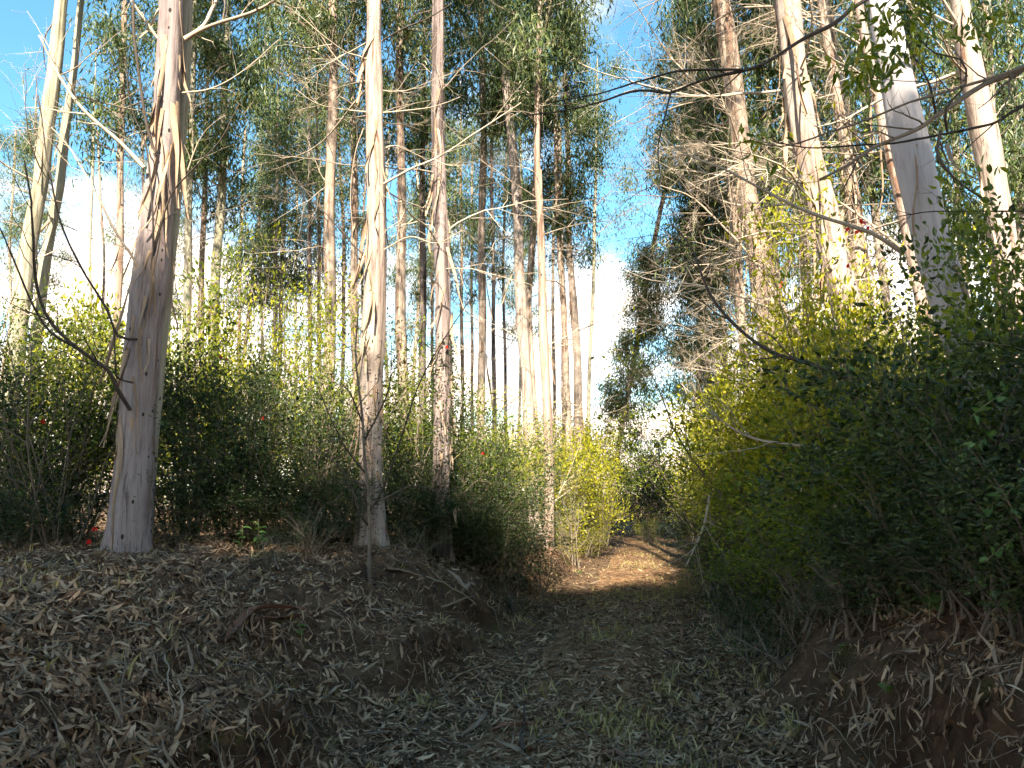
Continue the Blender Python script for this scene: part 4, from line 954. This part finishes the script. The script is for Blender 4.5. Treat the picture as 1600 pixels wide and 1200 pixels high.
# ------------------------------------------------------------------ leaf litter, grass, twigs
def scatter(n, seed, y0=2.4, y1=30.0, wide=0.74):
    rg = rng_of(seed)
    y = y0 * np.exp(rg.random(n) * math.log(y1 / y0))
    x = (rg.random(n) * 2 - 1) * (wide * y + 0.8)
    return x, y, rg
def lay(acc, x, y, rg, Lr, Wr, lift=0.006, tilt=0.28):
    nrm = normal_at(x, y); z = terrain(x, y)
    n = len(x)
    d = rg.normal(size=(n, 3)); d = unit(d - nrm * np.sum(d * nrm, -1, keepdims=True))
    steep = (1 - nrm[:, 2:3])
    d = unit(d + np.array([0, 0, -1.0]) * np.clip(steep * 3, 0, 1.2) + nrm * rg.normal(size=(n, 1)) * tilt)
    nn = unit(nrm + rg.normal(size=(n, 3)) * 0.35)
    s = unit(np.cross(d, nn)); up = np.cross(s, d)
    L = rg.uniform(*Lr, n)[:, None]; W = L * rg.uniform(*Wr, n)[:, None]
    curl = rg.normal(size=(n, 1)) * 0.16; bend = rg.normal(size=(n, 1)) * 0.22
    c = np.stack([x, y, z], -1) + nrm * (lift + np.abs(rg.normal(size=(n, 1))) * 0.014) - d * L * 0.5
    q = lambda t, w: c + d * L * t + s * L * bend * (t - 0.5) ** 2 * 2 + up * L * curl * (t - .5) ** 2 * 4 + s * W * w
    f = up * W * 0.22
    V = np.stack([q(0, 0), q(.3, .5) + f, q(.68, .42) + f, q(1, 0), q(.68, -.42) + f, q(.3, -.5) + f], 1)
    i = np.arange(n)[:, None] * 6
    acc.add(V.reshape(-1, 3), i + [[1, 2, 4, 5]], np.concatenate([i + [[0, 1, 5]], i + [[2, 3, 4]]]))
x, y, rg = scatter(250000, 2000)
o = x - trail_x(y); nz = normal_at(x, y)[:, 2]
keep = rg.random(len(x)) < np.where(nz < 0.78, 0.42, 1.0) * np.where(o > 1.3, 0.40, 1.0) * np.clip(0.80 + 0.8 * fbm(x * 0.8, y * 0.8, 3), 0.25, 1) * np.where((np.abs(o) < 1.4) & (y > 13), 0.5, 1)
a = Acc(); hf = rg.random(len(x)) < 0.5
lay(a, x[keep & hf], y[keep & hf], rg, (0.020, 0.055), (0.16, 0.42)); lay(a, x[keep & ~hf], y[keep & ~hf], rg, (0.06, 0.150), (0.11, 0.21))
lit = link('leaf_litter', a.mesh('leaf_litter', M['litter'])); lit['kind'] = 'stuff'
lit['label'] = 'dry grey-brown eucalyptus leaf litter covering bank and trail'; lit['category'] = 'leaf litter'
# the largest-looking fallen leaves near the viewpoint, one by one
LEAF = []
for k in range(14):
    rg = rng_of(2100 + k); L = rg.uniform(0.10, 0.17); W = L * rg.uniform(0.16, 0.30); n = 7
    t = np.linspace(0, 1, n); wv = W * np.sin(np.pi * t ** 0.85) ** 0.8 * 0.5
    cu = rg.normal() * 0.10; be = rg.normal() * 0.18
    c = np.stack([L * (t - .5), L * be * (t - .5) ** 2 * 2, L * cu * (t - .5) ** 2 * 4 + 0.012], -1)
    s = np.stack([0 * t, wv, wv * 0.35], -1); s2 = np.stack([0 * t, -wv, wv * 0.35], -1)
    a = Acc(); V = np.stack([c + s, c, c + s2], 1).reshape(-1, 3); i = np.arange(n - 1)[:, None] * 3
    a.add(V, np.concatenate([i + [[0, 3, 4, 1]], i + [[1, 4, 5, 2]]]))
    LEAF.append(a.mesh('fallen_leaf', M['litter'], True))
x, y, rg = scatter(900, 2150, 2.9, 7.0, 0.66)
o = x - trail_x(y); cnt = 0
for k in range(900):
    if cnt >= 300: break
    nv = normal_at(x[k], y[k])
    if nv[2] < 0.7 or (o[k] > 1.5 and rg.random() < 0.6): continue
    cnt += 1
    q = Vector(nv).to_track_quat('Z', 'Y').to_euler()
    m = Matrix.Rotation(rg.uniform(0, 6.28), 3, 'Z'); e3 = (Vector(nv).to_track_quat('Z', 'Y').to_matrix() @ m @ Matrix.Rotation(rg.normal() * .22, 3, 'X') @ Matrix.Rotation(rg.normal() * .18, 3, 'Y')).to_euler()
    s = rg.uniform(.65, 1.1)
    link('leaf', LEAF[k % 14], ground, (x[k], y[k], T(x[k], y[k]) + 0.012), e3, (s, s, s))

# long shed strips of bark matted into the litter, thickest round the near trunks
x, y, rg = scatter(3600, 2170, 2.6, 20)
for b0 in (bA, bB, bC):
    ang = rg.uniform(0, 6.28, 190); rr = np.abs(rg.normal(size=190)) * 0.42 + 0.2
    x = np.concatenate([x, b0[0] + np.cos(ang) * rr]); y = np.concatenate([y, b0[1] + np.sin(ang) * rr])
a = Acc(); lay(a, x, y, rg, (0.08, 0.34), (0.03, 0.08), 0.010, 0.14)
bl = link('bark_litter', a.mesh('bark_litter', M['stick'])); bl['kind'] = 'stuff'
bl['label'] = 'narrow shed bark strips matted into the leaf litter'; bl['category'] = 'bark litter'
x, y, rg = scatter(7500, 2200, 2.6, 24)
a = Acc()
nv = normal_at(x, y); zt = terrain(x, y)
for k in range(len(x)):
    d = rg.normal(size=3); d = unit(d - nv[k] * (d @ nv[k])); L = rg.uniform(.05, .26) if rg.random() < .9 else rg.uniform(.3, .6)
    p = np.array([x[k], y[k], zt[k]]) + nv[k] * (0.012 + abs(rg.normal()) * .012); s = np.cross(d, nv[k]) * rg.normal() * 0.16 * L
    c = np.stack([p - d * L / 2, p + s + nv[k] * abs(rg.normal()) * .02, p + d * L / 2 + nv[k] * rg.normal() * .03])
    tube(a, c, np.array([1, .8, .45]) * rg.uniform(.0014, .0034), 3)
tw = link('twig_litter', a.mesh('twig_litter', M['stick'], True)); tw['kind'] = 'stuff'
tw['label'] = 'thin dry twigs strewn through the leaf litter'; tw['category'] = 'twigs'
# grass on the trail crown and on the banks
x, y, rg = scatter(60000, 2300, 3.0, 26, 0.6)
o = x - trail_x(y)
dens = np.exp(-((o - 0.1) / 0.55) ** 2) * np.clip(0.22 + 1.9 * fbm(x * 1.1, y * 0.9, 3), 0, 1) + 0.015 * (o < -1.2) + 0.25 * np.exp(-((np.abs(o) - 1.3) / 0.25) ** 2) * np.clip(1.5 * fbm(x * 1.3 + 9, y * 1.3, 2), 0, 1)
keep = rg.random(len(x)) < dens
x, y = x[keep], y[keep]; n = len(x)
c = np.stack([x, y, terrain(x, y)], -1).repeat(3, 0) + rg.normal(size=(n * 3, 3)) * np.array([.018, .018, 0]); n *= 3
d = np.array([0, 0, 1.0]) * rg.uniform(0.2, 1.2, (n, 1)) + rg.normal(size=(n, 3)) * 0.55; d[:, 2] = np.abs(d[:, 2]) + .1
a = Acc(); leaves(a, c, d, rg.uniform(.04, .13, n), rg.uniform(.0025, .005, n), rg, 0.1, 0.35, True)
gr = link('grass', a.mesh('grass', M['grass'])); gr['kind'] = 'stuff'
gr['label'] = 'short straw-coloured grass growing along the middle of the trail'; gr['category'] = 'grass'
# rootlets and stalks hanging on the cut faces of the banks
a = Acc(); rg = rng_of(2400)
for k in range(420):
    y = 2.8 * math.exp(rg.random() * math.log(17 / 2.8)); side = -1 if rg.random() < .75 else 1
    x = float(trail_x(y)) + side * rg.uniform(1.35, 2.5)
    nv = normal_at(np.array(x), np.array(y)); p = np.array([x, y, T(x, y)])
    L = rg.uniform(.12, .55); out = np.array([nv[0], nv[1], 0]); out = out / (np.linalg.norm(out) + 1e-6)
    if nv[2] > .93: continue
    d = np.array([rg.normal() * .3, rg.normal() * .4, 0])
    c = np.stack([p + [0, 0, .05], p + out * .05 + d * L * .3 + [0, 0, .02], p + out * .10 + d * L * .7 + [0, 0, -L * .45], p + out * .13 + d * L + [0, 0, -L * .9]])
    c[:, 2] = np.maximum(c[:, 2], terrain(c[:, 0], c[:, 1]) + .012)
    tube(a, spline(c, .06), np.linspace(rg.uniform(.002, .005), .001, len(spline(c, .06))), 3)
ro = link('rootlets', a.mesh('rootlets', M['stem'], True)); ro['kind'] = 'stuff'
ro['label'] = 'thin rootlets and dry stalks hanging over the cut banks'; ro['category'] = 'roots'

# ------------------------------------------------------------------ fallen sticks and bark
def ground_line(pix, lift=0.015):
    out = []
    for q in pix:
        g = G(q[0], q[1]); h = q[2] if len(q) > 2 else 0.0
        out.append([g[0], g[1], T(g[0], g[1]) + lift + h])
    return np.array(out)
for k, (pix, r, m, lab) in enumerate([
    ([(605, 898, .05), (655, 905, .04), (700, 922, .06), (735, 945, .02)], .018, 'twig', 'pale weathered stick on the bank below the dark ivy-collared trunk'),
    ([(600, 892, .03), (632, 900, .02)], .022, 'twig', 'short pale broken stick beside the sapling foot'),
    ([(620, 880, .05), (665, 915, .05), (690, 950, .03)], .012, 'darktwig', 'dark stick crossing under the pale one on the bank'),
    ([(690, 960, .06), (715, 950, .05), (742, 936, .02)], .020, 'twig', 'pale thick stick end jutting from the bank over the trail'),
    ([(325, 932, .02), (350, 915, .04), (385, 888, .02)], .009, 'darktwig', 'dark thin stick on the mound below the pocked trunk'),
    ([(150, 1098, .1), (170, 1130, .08), (190, 1165, .06)], .010, 'twig', 'grey stick slanting down the dark hollow of the bank'),
    ([(270, 1190, .1), (280, 1150, .1), (275, 1110, .12)], .012, 'twig', 'upright pale stalk at the bottom of the cut bank'),
    ([(190, 1160, .05), (188, 1120, .12), (193, 1080, .15)], .008, 'twig', 'thin pale stalk hanging before the dark earth hollow'),
    ([(255, 1060, .10), (258, 1110, .09), (265, 1150, .05)], .008, 'twig', 'thin grey root dangling down the cut bank'),
    ([(440, 1125, .02), (470, 1090, .03), (480, 1180, .02)], .006, 'darktwig', 'dark bent twig at the toe of the cut bank'),
    ([(505, 975, .10), (540, 1000, .12), (560, 1050, .06)], .007, 'twig', 'arched dry stalk on the bank before the sapling'),
    ([(545, 985, .12), (575, 970, .16), (600, 990, .10), (615, 1040, .02)], .006, 'twig', 'arched dry stalk bending down to the trail'),
    ([(710, 1060, .01), (780, 1035, .01), (870, 1010, .01)], .008, 'twig', 'thin straight twig lying along the trail'),
    ([(905, 968, .01), (930, 958, .02), (958, 945, .01)], .014, 'darktwig', 'black stick lying on the trail near the shade line'),
    ([(870, 985, .01), (960, 982, .01)], .010, 'darktwig', 'dark twig lying across the trail before the black stick'),
    ([(1065, 1000, .01), (1130, 1001, .02), (1190, 1008, .01)], .010, 'twig', 'pale twig lying across the trail edge, level'),
    ([(690, 1130, .01), (740, 1110, .02), (790, 1090, .01)], .009, 'twig', 'pale twig lying aslant on the near trail'),
    ([(640, 1165, .01), (665, 1140, .02), (690, 1110, .01)], .011, 'darktwig', 'dark stick lying aslant on the near trail'),
    ([(820, 1180, .01), (822, 1150, .03), (826, 1115, .01)], .016, 'darktwig', 'dark flat stick pointing down the near trail'),
    ([(1225, 1030, .2), (1240, 1090, .15), (1255, 1140, .04)], .006, 'darktwig', 'dark leafless stem standing in the litter beside the trail'),
    ([(1085, 985, .22), (1090, 1020, .12), (1092, 1055, .01)], .005, 'twig', 'thin pale upright stem by the trail edge'),
    ([(1240, 1190, .02), (1262, 1175, .10), (1285, 1172, .14), (1310, 1180, .10), (1330, 1198, .02)], .006, 'twig', 'pale hooped twig springing from the bare earth, lower one'),
    ([(1335, 1170, .02), (1355, 1152, .08), (1375, 1148, .12), (1400, 1165, .08), (1412, 1195, .02)], .006, 'twig', 'pale hooped twig springing from the bare earth, upper one'),
    ([(1490, 1022, .02), (1520, 1022, .03), (1555, 1018, .02)], .007, 'moss', 'orange exposed root on the bare earth bank'),
    ([(1200, 935, .05), (1245, 905, .10), (1290, 880, .08)], .008, 'twig', 'pale stick leaning on the bank below the mossy stems, upper one'),
    ([(1205, 985, .02), (1250, 945, .08), (1330, 905, .08)], .008, 'twig', 'pale stick leaning on the bank below the mossy stems, lower one'),
    ([(1370, 905, .05), (1420, 880, .08), (1500, 868, .06)], .007, 'twig', 'pale twig at the foot of the mossy stems'),
    ([(1500, 855, .06), (1545, 860, .06), (1590, 878, .05)], .010, 'twig', 'pale twig lying under the large-leaved shrub'),
    ([(1335, 930, .04), (1340, 970, .03), (1320, 1010, .02)], .006, 'twig', 'thin root running down the bank toward the trail litter')]):
    c = spline(ground_line(pix), .05); rg = rng_of(600 + k); n = len(c); b0 = c[0].copy()
    c = c - b0 + np.cumsum(rg.normal(size=(n, 3)) * 0.006, 0); r *= 0.7
    a = Acc(); tube(a, c, np.linspace(r, r * .55, n) * (1 + .12 * np.sin(np.arange(n) * 1.3)), 7)
    for j in range(2):
        i = int(rg.uniform(.2, .8) * (n - 2)); dd = unit(c[i + 1] - c[i] + rg.normal(size=3) * .01); s = unit(np.cross(dd, rg.normal(size=3)))
        grow(a, c[i], dd * .6 + s * .6, rg.uniform(.06, .2), r * .4, rg, 0, 0.0, (.3, .8), 4, 4, [0])
    o = link('fallen_stick', a.mesh('fallen_stick', M['stick' if m == 'twig' else m], True), None, b0); tag(o, lab, 'stick', 'sticks lying on bank and trail')

def bark_piece(pix, w, curl, seed, lab, mat, lift=0.02):
    c = spline(ground_line(pix, lift), .03); b0 = c[0].copy(); c = c - b0; n = len(c); rg = rng_of(seed)
    tan = unit(np.gradient(c, axis=0)); sd = unit(np.cross(tan, np.array([0, 0, 1.0])));
    t = np.linspace(0, 1, n); ww = w * (0.35 + 0.65 * np.sin(np.pi * np.clip(t * 1.05, 0, 1)) ** .6) * (1 + .15 * np.sin(t * 23 + seed))
    m = 9; ph = np.linspace(-curl, curl, m)
    V = []
    for j in range(m):
        V.append(c + sd * (ww * np.sin(ph[j]) / curl)[:, None] + np.array([0, 0, 1.0]) * (ww * (1 - np.cos(ph[j])) / curl * .9 + .006 * np.sin(t * 9 + j))[:, None])
    V = np.stack(V, 1)
    V2 = V + np.array([0, 0, -0.005]); nn = n * m
    i = np.arange(n - 1)[:, None] * m + np.arange(m - 1)[None, :]
    q = np.stack([i, i + 1, i + m + 1, i + m], -1).reshape(-1, 4)
    a = Acc(); a.add(np.concatenate([V.reshape(-1, 3), V2.reshape(-1, 3)]), np.concatenate([q, q[:, ::-1] + nn]))
    o = link('fallen_bark', a.mesh('fallen_bark', mat, True), None, b0); tag(o, lab, 'bark', 'curled bark pieces on the ground')
redbark = wood_mat('reddish_bark', (0.085, 0.036, 0.022), (0.25, 0.125, 0.08))
greybark = wood_mat('greyish_bark', (0.085, 0.055, 0.038), (0.24, 0.17, 0.12))
for k, (pix, w, cu, lab, mm) in enumerate([
    ([(352, 1012, .02), (378, 985, .05), (402, 968, .06), (435, 966, .05), (478, 962, .03)], .045, 1.1, 'curled red-brown bark ribbon lying on the littered mound', redbark),
    ([(405, 975, .02), (440, 975, .03), (485, 968, .02)], .022, .8, 'small red-brown bark sliver against the curled ribbon', redbark),
    ([(695, 905, .08), (712, 918, .10), (728, 935, .08), (742, 940, .02)], .035, .9, 'pale flared bark shard upright among the sticks on the bank', greybark),
    ([(722, 935, .04), (735, 928, .10), (742, 932, .10)], .035, .9, 'second pale bark shard pointing over the trail', greybark),
    ([(722, 1160, .01), (745, 1148, .04), (760, 1132, .05), (765, 1125, .02)], .030, 1.3, 'folded grey-pink bark piece on the near trail', greybark),
    ([(768, 1150, .01), (800, 1142, .02), (835, 1142, .02)], .030, 1.3, 'rolled brown bark tube next to the folded piece on the trail', redbark),
    ([(1375, 1050, .02), (1400, 1040, .04), (1425, 1040, .03)], .035, .8, 'pale bark plate at the edge of litter and bare earth', greybark),
    ([(1328, 1078, .01), (1335, 1100, .02), (1340, 1115, .01)], .012, .8, 'short orange bark sliver in the litter below the pale plate', redbark),
    ([(940, 1190, .01), (958, 1186, .02), (975, 1190, .01)], .03, .8, 'small red-brown bark chip at the bottom of the trail', redbark),
    ([(1062, 1008, .01), (1066, 995, .04), (1068, 985, .02)], .022, .9, 'small pinkish bark curl on the trail near the level twig', redbark)]):
    bark_piece(pix, w, cu, 650 + k, lab, mm)
# loose ribbon hanging beside the smooth white trunk and one near the sunlit leaning ground
for k, (pix, r, lab) in enumerate([([(1480, 225, 5.9), (1485, 245, 5.85), (1497, 265, 5.8), (1532, 283, 5.8)], .03, 'tan bark ribbon curling beside the smooth white trunk'), ([(710, 795, 11.0), (712, 812, 11.0), (714, 825, 11.0)], .03, 'orange bark ribbon caught on a stalk beside the dark trunk'), ([(1362, 622, 5.2), (1375, 600, 5.2), (1398, 585, 5.2)], .016, 'reddish bark ribbon caught in the dark shrub')]):
    c = spline([P(*q) for q in pix], .03); b0 = c[0].copy(); c -= b0; t = np.linspace(0, 1, len(c)); ww = r * np.sin(np.pi * (0.12 + t * .8)) ** .7
    s = np.stack([np.cos(t * 2), np.sin(t * 2) * .6, .3 * np.ones_like(t)], -1) * ww[:, None]; nrm = np.stack([0 * t, -ww * .5, ww * .2], -1)
    a = Acc(); i = np.arange(len(c) - 1)[:, None] * 3
    a.add(np.stack([c - s, c + nrm, c + s], 1), np.concatenate([i + [[0, 1, 4, 3]], i + [[1, 2, 5, 4]]]))
    o = link('bark_ribbon', a.mesh('bark_ribbon', M['strip'], True), None, b0); tag(o, lab, 'bark', 'loose bark ribbons')

# ------------------------------------------------------------------ broad-leaved seedlings and red flowers
def seedling(px, py, n, L, lab, seed, d=None, hh=0.22):
    g = G(px, py) if d is None else P(px, py, d)
    if d is not None: g[2] = T(g[0], g[1])
    rg = rng_of(seed); e = thing('seedling', lab, 'seedling', g, 'broad-leaved seedlings')
    a = Acc(); top = np.array([rg.normal() * .03, -.03, hh]); c = spline([[0, 0, -.03], top * .5 + [.015, 0, 0], top], .03); tube(a, c, np.linspace(.005, .003, len(c)), 5)
    link('stem', a.mesh('seedling_stem', M['moss'], True), e)
    for k in range(n):
        t = rg.uniform(.35, 1); p = c[int(t * (len(c) - 1))]; az = k * 2.4 + rg.normal() * .4
        lf = Acc(); m = 8; tt = np.linspace(0, 1, m); l_ = L * rg.uniform(.7, 1.2)
        w = l_ * .30 * np.sin(np.pi * tt ** .75) ** .8
        ln = np.stack([l_ * tt, 0 * tt, l_ * (.35 * tt - .55 * tt ** 2)], -1)
        V = np.stack([ln + np.stack([0 * tt, w, w * .25], -1), ln, ln + np.stack([0 * tt, -w, w * .25], -1)], 1).reshape(-1, 3)
        i = np.arange(m - 1)[:, None] * 3; lf.add(V, np.concatenate([i + [[0, 3, 4, 1]], i + [[1, 4, 5, 2]]]))
        link('leaf', lf.mesh('seedling_leaf', M['broad'], True), e, p, (rg.normal() * .3, -.2 + rg.normal() * .25, az))
for k, a_ in enumerate([
    (402, 872, 14, .11, 'bushy green seedling on the bank between the pocked and the split trunk', None, .40),
    (375, 862, 8, .09, 'smaller green seedling closest to the pocked trunk', None, .28),
    (1452, 972, 4, .16, 'seedling with one large toothed leaf on the bare earth bank', None, .28),
    (1382, 1092, 5, .09, 'tiny green seedling between litter and bare earth', None, .06),
    (1312, 1018, 4, .07, 'very small pale green sprout in the trail litter', None, .05),
    (1540, 920, 6, .10, 'bluish broad-leaved seedling under the large-leaved shrub', None, .16),
    (1590, 905, 6, .10, 'bluish broad-leaved seedling at the frame edge', None, .18),
    (1175, 965, 3, .12, 'upright green blade-leaved seedling by the trail litter', None, .12),
    (905, 900, 5, .09, 'small weed at the toe of the orange earth bank', None, .12),
    (470, 1000, 7, .07, 'small dark weed on the slope under the curled bark ribbon', None, .14),
    (840, 895, 6, .10, 'green sprig at the toe of the shaded bank', None, .2),
    (728, 848, 7, .06, 'light green weed standing beside the dark trunk', 11.4, .5)]):
    seedling(*a_[:5], 700 + k, a_[5], a_[6])
# leaf sprigs of lighter green in the dark near shrubs
rg = rng_of(741)
for k, (px, py, d, lab) in enumerate([
    (1450, 670, 4.9, 'sprig of fresh green leaves hanging in the dark shrub above the mossy stems'),
    (1530, 690, 4.3, 'sprig of rounded green leaves in the middle of the dark large-leaved shrub'),
    (1500, 790, 4.4, 'sprig of green leaves low in the dark shrub above the bank litter'),
    (1575, 770, 4.1, 'sprig of green leaves close to the frame edge, low'),
    (1560, 620, 4.2, 'sprig of grey-green leaves high in the dark large-leaved shrub'),
    (1480, 580, 4.8, 'yellowish leaf sprig below the smooth white trunk'),
    (1350, 560, 6.0, 'bluish-green leaf sprig at the end of the dark curving limb'),
    (1585, 840, 4.0, 'sprig of drooping leaves over the bare earth at the frame edge')]):
    b0 = P(px, py, d); e = thing('leaf_sprig', lab, 'sprig', b0, 'fresh leaf sprigs'); a = Acc()
    c = spline([[.22, .22, -.05], [.1, .08, .04], [0, 0, 0], [-.12, -.05, -.06], [-.2, -.06, -.12]], .03); tube(a, c, np.linspace(.005, .002, len(c)), 5); link('stem', a.mesh('sprig_stem', M['moss'], True), e)
    for j in range(12):
        p = c[int((.3 + .7 * j / 12) * (len(c) - 1))]; lf = Acc(); leaves(lf, np.zeros((1, 3)), unit(rg.normal(size=(1, 3)) + [[-.4, -.5, .1]]), rg.uniform(.05, .085), rg.uniform(.026, .04), rg, .15, .12, True)
        link('leaf', lf.mesh('sprig_leaf', M['broad']), e, p)
def flower(px, py, d, n, size, lab, seed):
    rg = rng_of(seed); size *= 0.85
    b0 = G(px, py) + np.array([0, 0, size * .8]) if lab.startswith('fallen') else P(px, py, d)
    e = thing('red_flower', lab, 'flower', b0, 'red bell flowers')
    a = Acc(); tube(a, spline([[.04, .1, .16], [.01, .03, .10], [0, 0, .03]], .03), np.linspace(.003, .002, len(spline([[.04, .1, .16], [.01, .03, .10], [0, 0, .03]], .03))), 4); link('stem', a.mesh('flower_stem', M['moss'], True), e)
    for j in range(n):
        f = Acc(); m = 6; ox = np.array([rg.normal() * size * .9, rg.normal() * size * .5, -j * size * .7]) if j else np.zeros(3)
        for q in range(m):
            az = q / m * 6.283; dv = np.array([[math.cos(az) * .35, math.sin(az) * .35, -1]])
            leaves(f, np.zeros((1, 3)), dv, size, size * .5, rg, .2, -.25, True)
        link('petals', f.mesh('petals', M['red']), e, ox)
for k, a_ in enumerate([
    (148, 822, 8.3, 1, .075, 'red bell flower beside the foot of the pocked trunk, upper one'),
    (139, 842, 8.2, 1, .070, 'red bell flower beside the foot of the pocked trunk, lower one'),
    (1345, 342, 7.0, 4, .055, 'cluster of red flowers under the broad bright trunk'),
    (1324, 355, 7.1, 2, .05, 'small pair of red flowers next to the larger cluster'),
    (1325, 412, 7.0, 1, .05, 'single red flower hanging below the cluster'),
    (68, 655, 9.0, 1, .07, 'red flower in the shrub under the greenish trunk pair'),
    (345, 555, 10.6, 2, .06, 'red flowers high in the shrub behind the pocked trunk'),
    (410, 650, 9.4, 1, .06, 'red flower in the dark shrub between the pocked and cream trunks'),
    (698, 540, 11.4, 1, .06, 'red flower on the ivy collar of the dark trunk'),
    (755, 706, 12.0, 1, .06, 'red flower in the shrub under the clean pale trunk'),
    (1268, 948, 6.2, 1, .05, 'fallen dark red flower on the litter beside the trail'),
    (1222, 440, 8.6, 2, .05, 'orange-red leaves or flowers in the sunlit bush below the bent trunk')]):
    flower(*a_, 760 + k)
